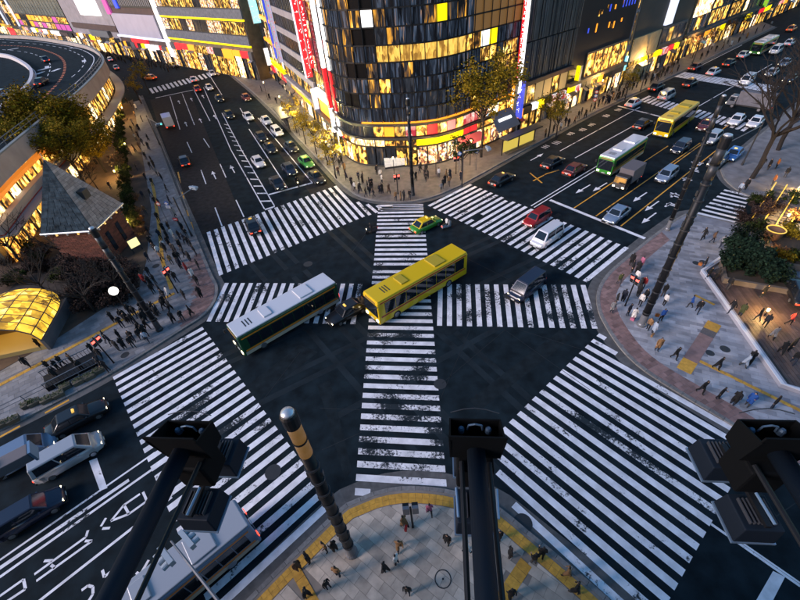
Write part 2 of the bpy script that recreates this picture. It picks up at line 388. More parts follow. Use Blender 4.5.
for l in ylW:
    l = resample(l, 0.6)
    for i in range(len(l) - 1):
        p, q = l[i], l[i + 1]; d = (q - p).normalized(); n = V2((-d.y, d.x)) * 0.22
        if i < 60: MB().prism([tuple(t) for t in (p + d * .01 - n, q - d * .01 - n, q - d * .01 + n, p + d * .01 + n)], KH - 0.02, KH + 0.026).build('tactile_tile', TACT, pvW)
# upper part of the west pavement: brown paving between park and carriageway
pk = [G2(133, 100), G2(152, 210), G2(147, 262), G2(140, 287), G2(100, 312), G2(60, 338), G2(-20, 384), V2((-90, 12)), V2((-90, 60)), V2((-74, 112))]
park = struct(MB().prism([tuple(p) for p in pk], 0.1, KH + 0.03).build('park_ground', mat('park_paving', (0.075, 0.045, 0.028), 0.85, noise=0.4, nscale=0.6)))
# north pavement: large pale slabs near the corner
regN = [p for p in offset(inN, 0.05)][18:110] + [G2(560, 122), G2(485, 150), G2(455, 160), G2(410, 168), G2(360, 166), G2(340, 148), G2(300, 112)]
slabs(pvN, regN, math.radians(38), 1.3, 0.9, mat('north_slab', (0.13, 0.115, 0.11), 0.65, noise=0.2, nscale=1.0, var=0.2, island=0.2), None, cap=0)
# ---- crosswalks: every stripe its own piece
def stripe(parent, a, b, along, wdt=0.5, m=P_FRESH, z=0.005):
    a = V2(a); b = V2(b); d = V2(along).normalized() * wdt / 2
    p = [a - d, b - d, b + d, a + d]
    if area(p) < 0: p = p[::-1]
    return MB().face([(q.x, q.y, z) for q in p]).build('stripe', m, parent)
def rad(a): return math.radians(a)
def U(a): return V2((math.cos(rad(a)), math.sin(rad(a))))
def cross(name): return struct(link(name, None))
c1 = cross('northwest_crosswalk'); n0 = V2((-21.19, 39.97)); f0 = V2((-25.79, 50.52)); u = U(31.2) * 1.008
for i in range(21): stripe(c1, n0 + u * i, f0 + u * i, u, m=P_MID if i in (4, 17) else P_FRESH)
for a, b in (((370, 215), (357.5, 202)), ((377, 212.5), (367, 204.3)), ((383, 210.5), (377, 205.5))): stripe(c1, G2(*a), G2(*b), u)
c2 = cross('northeast_crosswalk'); n0 = V2((5.4, 51.69)); f0 = V2((12.47, 56.96)); u = U(-53.3) * 1.005
for i in range(25):
    a = n0 + u * i; b = f0 + u * i
    if i == 7: stripe(c2, a, a.lerp(b, 0.16), u); stripe(c2, a.lerp(b, 0.36), b.lerp(a, 0.05), u)
    else: stripe(c2, a, b, u)
c3 = cross('southwest_crosswalk'); n0 = V2((-20.67, 30.92)); f0 = V2((-27.41, 25.23)); u = U(-52.35) * 0.994
for i in range(25): stripe(c3, n0 + u * i, f0 + u * i, u, m=P_OLD if i in (9, 13, 15, 17, 19, 22) else (P_MID if i % 3 == 1 else P_FRESH))
c4 = cross('southeast_crosswalk'); n0 = V2((17.96, 24.79)); u = U(-142.4) * 0.994; ln = V2((19.55, 9.6)); sd4 = (G2(800, 587) - G2(711, 524)).normalized()
for i in range(0, 24):
    a = n0 + u * i
    r0 = ln + u * (i - 6); b = a + sd4 * ((r0 - a).dot(sd4))
    if i == 0: b = a + sd4 * 0.75
    if i == 1: b = a + sd4 * 2.3
    m4 = P_OLD if i in (9,) else (P_MID if i in (2, 4, 5, 7, 10, 15) else P_FRESH)
    if i >= 15:
        a = a + sd4 * ((i - 14.5) * 0.75 if i < 18 else (i - 14) * 1.0)
    stripe(c4, a, b, u, m=m4)
c5 = cross('north_to_south_crosswalk'); u = U(-93.7) * 1.006; l0 = V2((-3.43, 28.65)); r0 = V2((2.97, 27.63))
for i in range(-9, 16): stripe(c5, l0 + u * i, r0 + u * i, u, m=P_OLD)
stripe(c5, l0 + u * 16, l0 + u * 16 + (r0 - l0) * 0.17, u, m=P_MID)
l1 = V2((-3.15, 32.1)); r1 = l1 + (r0 - l0)
for i in range(-21, -6): stripe(c5, l1 + u * i, r1 + u * i, u, m=P_FRESH if i < -13 else P_MID)
stripe(c5, G2(383, 209.4), G2(423.4, 209.2), u); stripe(c5, G2(392.5, 206), G2(423, 205.7), u)
c6 = cross('west_to_east_crosswalk'); T0, T1 = G2(226.9, 283), G2(583, 285); B0, B1 = G2(208.75, 321.5), G2(595, 328.6)
n6 = round((T1 - T0).length)
for i in range(n6 + 1):
    a = T0.lerp(T1, i / n6); b = B0.lerp(B1, i / n6)
    if -3.8 < (a.x + b.x) / 2 < 3.3: continue
    stripe(c6, a, b, T1 - T0, m=P_MID if i < 8 else P_OLD)
# ---- painted lines
marks = struct(link('lane_markings', None))
def line(p0, p1, wdt=0.15, m=P_FRESH, dash=None, name='lane_line', parent=None):
    a, b = G2(*p0), G2(*p1); d = b - a; L = d.length; d.normalize(); n = V2((-d.y, d.x)) * wdt / 2
    segs = [(0, L)] if not dash else [(t, min(L, t + dash[0])) for t in [k * (dash[0] + dash[1]) for k in range(int(L / (dash[0] + dash[1])) + 1)]]
    for s0, s1 in segs:
        p, q = a + d * s0, a + d * s1
        MB().face([(t.x, t.y, 0.009) for t in (p - n, q - n, q + n, p + n)]).build(name, m, parent or marks)
def poly(pts, m=P_FRESH, name='road_mark'):
    p = [G2(*q) for q in pts]
    if area(p) < 0: p = p[::-1]
    MB().face([(t.x, t.y, 0.0105) for t in p]).build(name, m, marks)
# road A, going away
for a, b in (((201, 170), (206, 184)), ((220, 164), (226, 177.5)), ((236, 200), (244, 217)), ((215, 207.5), (222, 226)), ((170, 96.5), (180, 129.5)), ((182, 93), (194.5, 125)), ((194, 90), (210, 121)), ((187, 142), (192, 153)), ((203.5, 138.5), (209.5, 147.5)), ((203.5, 87.5), (231, 150)), ((231, 150), (264.5, 209)), ((241.5, 150), (274.5, 206)), ((222, 113), (241.5, 150)), ((249, 129), (287.5, 188)), ((258, 118), (312.5, 183)), ((240, 108), (249, 124)), ((210, 76), (222, 95))): line(a, b, 0.17)
for i in range(16):
    t = i / 15; a = (222.5 + (264.5 - 222.5) * t, 0); 
    L0 = G2(224, 124).lerp(G2(264.5, 209), t); R0 = G2(228, 124).lerp(G2(274.5, 206), min(1, t + 0.02)); d = (G2(264.5, 209) - G2(231, 150)).normalized() * 0.45
    p = [L0, L0 + d, R0 + d, R0]
    if area(p) < 0: p = p[::-1]
    MB().face([(q.x, q.y, 0.0075) for q in p]).build('hatch_bar', P_FRESH, marks)
line((267.5, 195), (312.5, 182.8), 0.45, name='stop_line'); line((155.5, 98), (193, 90), 0.5, name='stop_line')
def arrow(px, py, ang, L=4.0, m=P_FRESH):
    c = G2(px, py); d = U(ang); n = V2((-d.y, d.x)); 
    p = [c - d * L / 2 - n * .09, c - d * L / 2 + n * .09, c + d * L * .12 + n * .09, c + d * L * .12 + n * .38, c + d * L / 2, c + d * L * .12 - n * .38, c + d * L * .12 - n * .09]
    if area(p) < 0: p = p[::-1]
    MB().face([(t.x, t.y, 0.0105) for t in p]).build('lane_arrow', m, marks)
for q in ((179, 102), (191.5, 99.5), (203, 96.5), (186, 124), (200.5, 120.5), (215, 117), (232.5, 169), (214, 175)): arrow(*q, 115)
for i in range(21): stripe(cross('far_crosswalk') if i == 0 else bpy.data.objects['far_crosswalk'], G2(153.5 + 4.1 * i, 93.2 - 1.15 * i), G2(150 + 4.05 * i, 88.4 - 1.1 * i), G2(157.6, 92) - G2(153.5, 93.2), wdt=0.75)
# road B, upper right
for a, b in (((531, 206), (592, 169)), ((534, 207.5), (595, 170.5)), ((560, 151), (640, 107)), ((575, 158), (646, 119)), ((592, 169), (655, 131)), ((470, 184), (470.1, 184)), ((680, 117), (772, 64)), ((700, 66), (742, 45))): line(a, b, 0.16)
line((550, 200), (645, 238.5), 0.5, name='stop_line'); line((618, 106), (662, 117), 0.45, name='stop_line')
for a, b in (((596, 216), (700, 143)), ((621, 226), (728, 141)), ((574, 208), (668, 146)), ((666, 170), (745, 113))): line(a, b, 0.16, P_YEL)
for a, b in (((533, 181), (546, 174)), ((546, 174), (559, 170)), ((530, 173), (542, 183))): line(a, b, 0.22, P_YEL)
for q, an in (((640, 197), 215), ((649, 218), 215), ((583, 189), 215), ((537, 157), 38), ((600, 187), 215), ((652, 206), 215)): arrow(*q, an, 3.6)
for k, (px, py) in enumerate(((545, 147), (556, 143), (570, 134), (582, 130), (591, 125), (606, 116), (618, 110))):
    c = G2(px, py)
    for j in range(3):
        o = U(38.5) * (j * 0.55 - 0.5); n = U(128.5) * R.uniform(0.35, 0.6); p = [c + o - n, c + o + U(38.5) * 0.22 - n, c + o + U(38.5) * 0.22 + n, c + o + n]
        MB().face([(t.x, t.y, 0.0105) for t in p]).build('road_character', P_MID, marks)
for (px, py) in ((686, 178), (694, 170), (676, 196), (699, 163), (671, 205)):
    c = G2(px, py)
    for j in range(4):
        an = 38.5 if j % 2 else 128.5; d = U(an); n = U(an + 90) * 0.12; o = U(38.5) * R.uniform(-.5, .5) + U(128.5) * R.uniform(-.4, .4)
        MB().face([(t.x, t.y, 0.0105) for t in (c + o - d * .6 - n, c + o + d * .6 - n, c + o + d * .6 + n, c + o - d * .6 + n)]).build('road_character', P_FRESH, marks)
fc = cross('upper_crosswalk')
for i in range(23):
    a = G2(640, 101).lerp(G2(742, 131), i / 22); stripe(fc, a - U(36) * 0, a + U(36) * 4.2, G2(742, 131) - G2(640, 101), wdt=0.6)
fc2 = cross('farthest_crosswalk')
for i in range(23):
    a = G2(676, 77).lerp(G2(768, 92), i / 22); stripe(fc2, a, a + U(35) * 5, G2(768, 92) - G2(676, 77), wdt=0.75)
# small zebra over the side street
c7 = cross('side_street_crosswalk'); A0, A1 = G2(698, 213), G2(724, 190); B0, B1 = G2(738, 223), G2(750, 196)
for i in range(8): stripe(c7, A0.lerp(A1, i / 7), B0.lerp(B1, i / 7), A1 - A0, wdt=0.5)
# road B, lower left
for a, b, wd in (((0, 560), (155, 452.5), 0.16), ((0, 568), (129, 480), 0.28), ((0, 577), (174, 454), 0.2), ((38, 602), (172, 497), 0.2), ((-60, 545), (-10, 505), 0.16)): line(a, b, wd)
poly(((89, 461), (97, 458), (107.5, 488), (100, 491)), name='stop_line')
def strokes(segs, wd, ox, oy, s):
    for seg in segs:
        for a, b in zip(seg, seg[1:]): line((ox + a[0] * s, oy + a[1] * s), (ox + b[0] * s, oy + b[1] * s), wd, P_FRESH, name='road_character')
strokes([[(555, 205), (620, 125), (645, 170), (555, 205)], [(620, 125), (700, 70)], [(645, 170), (735, 105), (715, 60)], [(530, 190), (505, 232)], [(512, 243), (550, 240)], [(172, 472), (430, 285), (440, 252)], [(182, 505), (460, 305), (425, 305)], [(220, 405), (262, 402)], [(255, 425), (275, 438)], [(0, 580), (118, 497), (128, 545), (30, 610)], [(512, 450), (522, 485), (590, 428)], [(408, 552), (440, 528), (465, 535), (465, 570), (440, 610)]], 0.17, 0, 480, 0.2)
strokes([[(595, 440), (560, 500), (545, 490)], [(500, 580), (640, 470)], [(580, 600), (600, 560), (700, 490)], [(620, 455), (640, 430)]], 0.17, 0, 450, 0.25)
# road A, lower right
for a, b, wd in (((711, 524), (800, 586), 0.17), ((735, 538), (800, 583), 0.12)): line(a, b, wd)
poly(((773, 571), (785, 577), (770, 606), (754, 604)), name='stop_line')
# gutter paint by the kerbs
for a, b in (((0, 437), (20, 426)), ((45, 413), (69, 400)), ((187, 210), (188.5, 216)), ((191, 222), (193, 230)), ((182, 192), (184, 199)), ((178, 172), (180.5, 183))): line(a, b, 0.22, P_YEL, name='kerb_mark')
# manholes
def manhole(px, py, r, z, parent, m):
    b = MB(); g = G(px, py, z); b.lathe([(r, 0), (r, 0.006), (r * 0.9, 0.006), (r * 0.88, 0.003), (r * 0.3, 0.003), (r * 0.28, 0.006), (0.02, 0.006)], 20, 0, (g.x, g.y, z + 0.004)); b.build('manhole_cover', m, parent)
IRON = mat('iron_cover', (0.03, 0.032, 0.035), 0.6, metal=0.2)
for q in ((308, 264, .55), (523, 523, .6), (273, 472, .6), (508, 296, .5), (440, 384, .55)): manhole(q[0], q[1], q[2], 0.0, marks, IRON)
g = G(443, 579, KH); MB().lathe([(.5, 0), (.5, .03), (.44, .03), (.44, 0)], 24, 0, (g.x, g.y, KH), caps=False).build('manhole_ring', IRON, pvS); MB().lathe([(.06, 0), (.06, .028)], 10, 0, (g.x, g.y, KH)).build('manhole_key', IRON, pvS)
for q in ((710, 353, .35), (725, 349, .4), (696, 263, .35), (703, 262, .35)): manhole(q[0], q[1], q[2], KH + 0.012, pvS if q[1] > 500 else pvE, GUTTER if q[1] > 500 else IRON)
for q in ((125, 355, .4), (156, 266, .45), (54, 378, .35)): manhole(q[0], q[1], q[2], KH + 0.012, pvW, IRON)
# asphalt patches and tyre-polished lanes
for pts in (((196, 236), (150, 100), (190, 92), (245, 225)), ((312, 196), (246, 110), (262, 120), (336, 186))):
    p = [G2(*q) for q in pts]
    if area(p) < 0: p = p[::-1]
    struct(MB().face([(t.x, t.y, 0.0035) for t in p]).build('asphalt_patch', ASPH2))

ASPH3 = mat('patched_asphalt', (0.0108, 0.0172, 0.0215), 0.9, noise=0.35, nscale=1.2, bump=0.25, bscale=30, spec=0.08); SEAM = mat('asphalt_seam', (0.004, 0.007, 0.009), 0.7)
for k, pts in enumerate((((470, 300), (432, 330), (450, 336), (492, 305)), ((300, 345), (215, 410), (232, 420), (318, 352)), ((560, 330), (470, 400), (478, 412), (572, 338)), ((250, 290), (330, 245), (338, 250), (262, 296)), ((330, 380), (352, 470), (345, 480), (318, 386)))):
    p = [G2(*q) for q in pts]
    if area(p) < 0: p = p[::-1]
    struct(MB().face([(t.x, t.y, 0.0025) for t in p]).build('asphalt_patch', ASPH3))
for a, b in (((440, 385), (505, 330)), ((505, 330), (590, 390)), ((320, 408), (360, 410)), ((322, 450), (362, 432)), ((440, 400), (470, 330)), ((520, 330), (590, 352)), ((240, 430), (300, 352)), ((742, 540), (800, 500)), ((350, 255), (365, 235)), ((450, 250), (520, 285))): line(a, b, 0.05, SEAM, name='tar_seam')

for k, (a, b) in enumerate((((590, 232), (236, 400)), ((600, 236), (250, 408)), ((560, 214), (190, 380)), ((551, 210), (186, 372)), ((640, 250), (330, 420)), ((250, 230), (520, 520)), ((262, 226), (545, 520)), ((300, 205), (620, 500)), ((312, 203), (640, 498)), ((230, 240), (430, 470)))):
    p, q = G2(*a), G2(*b); d = (q - p).normalized(); n = V2((-d.y, d.x)) * 0.3
    struct(MB().face([(t.x, t.y, 0.0012 + k * 0.0001) for t in (p - n, q - n, q + n, p + n)]).build('tyre_track', mat('polished_asphalt', (0.0102, 0.0172, 0.0222), 0.7, noise=0.5, nscale=0.5, spec=0.18)))
# ================================================================ BUILDINGS
GOLD = shopmat('gold_lit_interior', [(0.02, 0.01, 0.004), (0.3, 0.12, 0.02), (1.0, 0.42, 0.05), (1.0, 0.6, 0.14), (1.0, 0.85, 0.45)], 1.7)
GOLD2 = shopmat('deep_gold_interior', [(0.01, 0.006, 0.002), (0.12, 0.05, 0.01), (0.6, 0.3, 0.05), (1.0, 0.6, 0.1), (1.0, 0.85, 0.4)], 1.1)
WARMW = shopmat('warm_white_interior', [(0.15, 0.08, 0.03), (0.8, 0.5, 0.2), (1.0, 0.85, 0.55), (1, 1, 0.9)], 2.2)
DIMW = shopmat('dim_window', [(0.004, 0.005, 0.008), (0.012, 0.016, 0.024), (0.03, 0.035, 0.045), (0.25, 0.13, 0.04)], 0.7, (2.2, 2.2, 0.35))
NIGHT = shopmat('dark_painted_reflections', [(0.001, 0.0015, 0.003), (0.005, 0.008, 0.014), (0.012, 0.018, 0.03), (0.05, 0.07, 0.11), (0.5, 0.22, 0.03)], 0.9, (2.6, 2.6, 0.22))  # dark glass with glowing blue-grey streaks painted in place of reflections
AMBER = shopmat('amber_painted_reflections', [(0.002, 0.002, 0.003), (0.02, 0.02, 0.025), (0.2, 0.09, 0.015), (0.8, 0.36, 0.04), (1.0, 0.65, 0.15)], 0.9, (1.6, 1.6, 0.3))  # warm reflections painted into the pane as glowing amber streaks
MIXED = shopmat('mixed_shop_display', [(0.02, 0.015, 0.02), (0.35, 0.12, 0.05), (0.9, 0.55, 0.2), (0.25, 0.4, 0.5), (1.0, 0.95, 0.85)], 1.5, (2, 2, 1.4))
POSTER = shopmat('poster_print', [(0.5, 0.03, 0.05), (0.8, 0.3, 0.25), (0.9, 0.8, 0.7), (0.15, 0.25, 0.5)], 0.7, (0.8, 0.8, 0.8))
def glow(name, col, es): return mat('lit_' + name, tuple(c * 0.6 for c in col), 0.4, emit=col, es=es)
W_WHITE = glow('white', (1.0, 0.97, 0.95), 1.8); W_COOL = glow('cool_white', (0.75, 0.8, 1.0), 0.9); W_RED = glow('red', (0.95, 0.02, 0.03), 0.95); W_ORG = glow('orange', (1.0, 0.32, 0.02), 1.2)
W_YEL = glow('yellow', (1.0, 0.72, 0.0), 1.2); W_CYAN = glow('cyan', (0.3, 0.9, 1.0), 1.1); W_BLUE = glow('blue', (0.04, 0.08, 0.7), 0.8); W_PINK = glow('pink', (1.0, 0.25, 0.3), 0.6); W_MAG = glow('magenta', (0.6, 0.1, 0.4), 0.5); W_GRN = glow('green', (0.3, 0.7, 0.05), 0.6)
CONC = mat('pale_concrete', (0.24, 0.225, 0.25), 0.8, noise=0.15, nscale=0.5); CONC2 = mat('grey_stone', (0.09, 0.085, 0.09), 0.8, noise=0.2, nscale=0.8)
BROWN = mat('brown_cladding', (0.06, 0.034, 0.03), 0.7, noise=0.2, nscale=0.6); WARMST = mat('warm_stone', (0.13, 0.1, 0.068), 0.75, noise=0.25, nscale=0.8)
DARKW = mat('dark_cladding', (0.011, 0.012, 0.014), 0.5, noise=0.3, nscale=1.0); SLATE = mat('slate_louver', (0.05, 0.053, 0.06), 0.5, noise=0.25, nscale=0.7, var=0.3)
PANE = {}
def pane_mesh(w, h):
    k = (round(w, 2), round(h, 2))
    if k not in PANE: PANE[k] = MB().box(-w / 2, w / 2, -0.03, 0.03, -h / 2, h / 2).mesh('pane', [GLASS])
    return PANE[k]
def pane(parent, s, y, z, w, h, m, rz=0, name='window_pane'):
    o = link(name, pane_mesh(w, h), parent, (s, y, z), rz); o.material_slots[0].link = 'OBJECT'; o.material_slots[0].material = m; return o
class Bld:
    def __init__(s, name, label, P0, P1, depth, height, wallm, group=None, cat='building', core=True):
        s.P0, s.P1 = V2(P0), V2(P1); d = s.P1 - s.P0; s.L = d.length; s.d = d / s.L; s.a = math.atan2(d.y, d.x); s.n = V2((-s.d.y, s.d.x))
        s.root = thing(name, label, cat, (s.P0.x, s.P0.y, 0.0), s.a, group); s.H = height
        THINGS[-1] = (s.root, Vector((s.P0.x + d.x / 2, s.P0.y + d.y / 2, 6)))
        if core: MB().box(0, s.L, 0.15, depth, 0, height).build('wall', wallm, s.root)
    def sz(s, px, py):
        r = ray(px, py); t = s.P0.dot(s.n) / (r.x * s.n.x + r.y * s.n.y)
        return (V2((r.x * t, r.y * t)) - s.P0).dot(s.d), H + r.z * t
    def panel(s, name, s0, s1, z0, z1, m, proud=0.12, back=0.15):
        return MB().box(s0, s1, -proud, back + 0.02, z0, z1).build(name, m, s.root)
    def pxp(s, name, pts, m, proud=0.12):
        q = [s.sz(*p) for p in pts]; return s.panel(name, min(a for a, _ in q), max(a for a, _ in q), min(b for _, b in q), max(b for _, b in q), m, proud)
    def grid(s, s0, s1, z0, z1, nc, nr, mats, bar=0.08, y=0.06, frame=DARKM, rnd=None):
        w = (s1 - s0) / nc; h = (z1 - z0) / nr; fb = MB()
        for i in range(nc + 1): fb.box(s0 + i * w - bar / 2, s0 + i * w + bar / 2, y - 0.1, y + 0.1, z0, z1)
        for j in range(nr + 1): fb.box(s0 - bar / 2, s1 + bar / 2, y - 0.08, y + 0.1, z0 + j * h - bar / 2, z0 + j * h + bar / 2)
        fb.build('window_frame', frame, s.root)
        for j in range(nr):
            for i in range(nc):
                mm = rnd(i, j) if rnd else R.choice(mats)
                if mm: pane(s.root, s0 + (i + .5) * w, y + 0.02, z0 + (j + .5) * h, w - bar, h - bar, mm)
FASC = [W_RED, W_WHITE, W_YEL, W_ORG, GOLD2, DARKW, DARKW, BROWN, CONC2, DIMW, POSTER]
def shops(B, n, z1, mm, can=None):                     # shopfronts of uneven width: window, fascia, piers, now and then an awning
    x = 0.0; w0 = B.L / n
    while x < B.L - w0 * .4:
        w_ = min(B.L - x, w0 * R.uniform(.7, 1.5)); top = z1 * R.uniform(.66, .8); m_ = R.choice(mm + [DIMW, GOLD2])
        k = max(1, round(w_ / 1.9)); pw = (w_ - .5) / k
        for i in range(k): B.panel('shop_window', x + .25 + i * pw + .06, x + .25 + (i + 1) * pw - .06, .25, top - .1, m_ if R.random() < .75 else R.choice([DIMW, GOLD2, MIXED]), .02)
        B.panel('fascia', x + .1, x + w_ - .1, top, z1 - .05, R.choice(FASC), .3 + R.uniform(0, .3))
        B.panel('pier', x - .12, x + .14, 0, z1, CONC2 if R.random() < .5 else DARKW, .22)
        if R.random() < .4: MB().hexa([(x + .3, -1.5, top - .5), (x + w_ - .3, -1.5, top - .5), (x + w_ - .3, -.35, top), (x + .3, -.35, top)], [(x + .3, -1.5, top - .44), (x + w_ - .3, -1.5, top - .44), (x + w_ - .3, -.35, top + .06), (x + .3, -.35, top + .06)]).build('awning', R.choice([DARKW, BROWN, CONC, mat('red_canvas', (0.3, 0.03, 0.03), 0.8), WARMST]), B.root)
        x += w_
    if can: B.panel('canopy', 0, B.L, z1, z1 + 0.6, can, 0.8)
# ---------------- corner building with curved glass front
cb = thing('glass_corner_building', 'dark glass office building with curved front and glowing shops at the north corner', 'building', (0, 66, 0)); THINGS[-1] = (cb, Vector((2, 68, 10)))
plan = smooth_line([G2(*q) for q in ((337.5, 143), (343, 152), (351, 160), (364, 165.5), (385, 167), (410, 167), (436, 164.5), (457, 158), (470, 152), (490, 143.5), (514, 132.5))], 1.75)
OFF = V2((0, 66))
def cb_tr(i, inset=0.0):
    a, b = plan[i], plan[i + 1]; d = b - a; c = (a + b) / 2; n = V2((-d.y, d.x)).normalized(); c = c + n * inset - OFF
    return c, math.atan2(d.y, d.x), d.length
NC = len(plan) - 1
core = offset(plan, 0.45); cbk = [V2((40, 92)), V2((18, 110)), V2((-14, 92))]
b = MB(); b.prism([tuple(p - OFF) for p in core] + [tuple(p - OFF) for p in [core[-1] + V2((-8, 14)), core[0] + V2((8, 14))]], 0, 40); cbw = b.build('wall', DARKW, cb)
bm = bmesh.new(); bm.from_mesh(cbw.data); bmesh.ops.triangulate(bm, faces=[f for f in bm.faces if len(f.verts) > 4]); bm.to_mesh(cbw.data); bm.free()
def ring(name, z0, z1, proud, m, i0=0, i1=None, deep=0.45):
    i1 = NC if i1 is None else i1; o = offset(plan, -proud); q = offset(plan, deep); b = MB()
    for i in range(i0, i1):
        b.prism([tuple(p - OFF) for p in (o[i], o[i + 1], q[i + 1], q[i])], z0, z1)
    return b.build(name, m, cb)
rows = [7.2, 9.3, 11.4, 13.45, 15.5, 16.35, 18.5, 20.6, 22.7, 24.8, 27.0]
rows = [7.2, 9.35, 11.45, 13.5, 15.55, 17.7, 19.8, 21.9, 24.0, 26.2]
for j, z in enumerate(rows): ring('floor_rail', z - 0.09, z + 0.09, 0.12, BLACK)
o_ = offset(plan, -0.14); 
for i in range(NC + 1):
    p = o_[i] - OFF; MB().box(p.x - 0.05, p.x + 0.05, p.y - 0.05, p.y + 0.1, 7.2, 26.2).build('mullion', BLACK, cb)
BRN = mat('brown_blind', (0.12, 0.07, 0.03), 0.6, emit=(0.5, 0.24, 0.06), es=0.22)
BLKP = mat('black_panel', (0.003, 0.003, 0.004), 0.5, spec=0.1)
GPANE = shopmat('gold_window', [(0.25, 0.12, 0.02), (0.55, 0.3, 0.05), (0.9, 0.55, 0.1), (0.75, 0.45, 0.1), (0.1, 0.05, 0.01)], 0.85, (1.5, 1.5, 0.6))
for i in range(NC):
    c, a, w_ = cb_tr(i, 0.1); cx = PX((c.x, c.y + 66, 15))[0]
    for j in range(len(rows) - 1):
        h = rows[j + 1] - rows[j]; z = (rows[j] + rows[j + 1]) / 2; px, py = PX((c.x, c.y + 66, z)); u_ = R.random() + .25 * math.sin(i * .9 + j * 2.1); mm = NIGHT if u_ < 0.62 else (AMBER if u_ < .88 else DIMW)
        if j == 4 and 377 < px < 462: mm = GPANE
        if j in (5, 7) and px < 372 and 350 < px: mm = BLKP
        if j in (1, 3) and 345 < px < 362: mm = BLKP
        if j == 4 and 462 <= px < 478: mm = GOLD2
        if j == 4 and 478 <= px < 500: mm = [W_YEL, W_CYAN, W_WHITE][i % 3]
        if px > 474 and j in (5, 6): mm = BRN
        if j == 6 and 365 < px < 377: mm = W_WHITE
        if j == 6 and 432 < px < 442: mm = W_YEL
        if j == 2 and 380 < px < 390: mm = GOLD
        if j == 7 and 480 < px < 492: mm = W_ORG
        if j in (0, 1, 2, 3) and px > 462: mm = R.choice([GOLD2, NIGHT, NIGHT, DIMW])
        pane(cb, c.x, c.y, z, w_ - 0.1, h - 0.16, mm, a)
# sign storeys and shops at the foot
ring('ledge', 6.75, 7.12, 0.5, DARKM); ring('ledge', 4.6, 4.95, 0.35, DARKM)
mats_sign = [GOLD, W_PINK, GOLD, POSTER, POSTER, MIXED, MIXED, WARMW, GOLD, GOLD, W_ORG, GOLD2, POSTER, GOLD, W_RED]
for i in range(NC):
    c, a, w_ = cb_tr(i, 0.02); px = PX((c.x, c.y + 66, 5.8))[0]
    if px > 378: pane(cb, c.x, c.y, 5.85, w_ - 0.12, 1.5, mats_sign[i % len(mats_sign)], a, 'sign_panel')
    else: pane(cb, c.x, c.y, 5.85, w_ - 0.12, 1.6, DIMW, a)
    m2 = W_YEL if 419 < px < 460 else (WARMW if 350 < px < 379 else (W_RED if 460 < px < 478 else GOLD))
    pane(cb, c.x, c.y - 0.05, 4.0, w_ - (0.02 if m2 is W_YEL else 0.2), 0.95 if m2 is not GOLD else 0.7, m2, a, 'sign_panel')
    m3 = R.choice([GOLD, WARMW, MIXED, DIMW]) if not (380 < px < 418) else R.choice([DIMW, GOLD2])
    if 419 < px < 460: m3 = MIXED
    pane(cb, c.x, c.y, 1.75, w_ - 0.25, 2.9, m3, a, 'shop_window')
ring('plinth', 0.0, 0.35, 0.15, DARKM); ring('sign_strip', 7.15, 7.3, 0.3, W_ORG, 8, NC)
for px0, px1, z0, z1, m_ in ((318, 331, 8.2, 30, None),): pass
# low glass kiosk at the corner entrance
k = thing('glass_display_case', 'low lit glass display case at the foot of the curved corner building', 'display case', (*G2(396, 167), KH), 0.1)
MB().box(-1.9, 1.9, -0.6, 0.6, 0.0, 0.25).build('plinth', DARKM, k)
for i in range(4):
    for j in range(2): MB().box(-1.85 + i * .93, -0.97 + i * .93, -0.58, 0.5, 0.3 + j * .6, 0.85 + j * .6).build('pane', mat('case_glow', (0.5, 0.5, 0.5), 0.2, emit=(1, 0.93, 0.85), es=0.3), k)
# striped double sign poles beside the curved front
for (bpx, tz, x) in (((350, 160), 30, 0), ((357, 157), 30, 1)):
    g = G2(*((338, 149) if x == 0 else (344, 153))); t = thing('vertical_sign', ('outer' if x == 0 else 'inner') + ' of two tall white and red lightbox strips beside the curved glass front', 'sign', (g.x, g.y, 0), -1.1, 'paired vertical lightbox signs')
    g0 = 3.2
    while g0 < 27:
        wmat = W_RED if 6.4 < g0 < 12.5 else W_WHITE; MB().box(-0.32, 0.32, -0.28, 0.28, g0, g0 + 2.0).build('light_panel', wmat, t); g0 += 2.08
    MB().box(-0.4, -0.33, -0.3, 0.3, 0, 27).build('frame', DARKM, t)
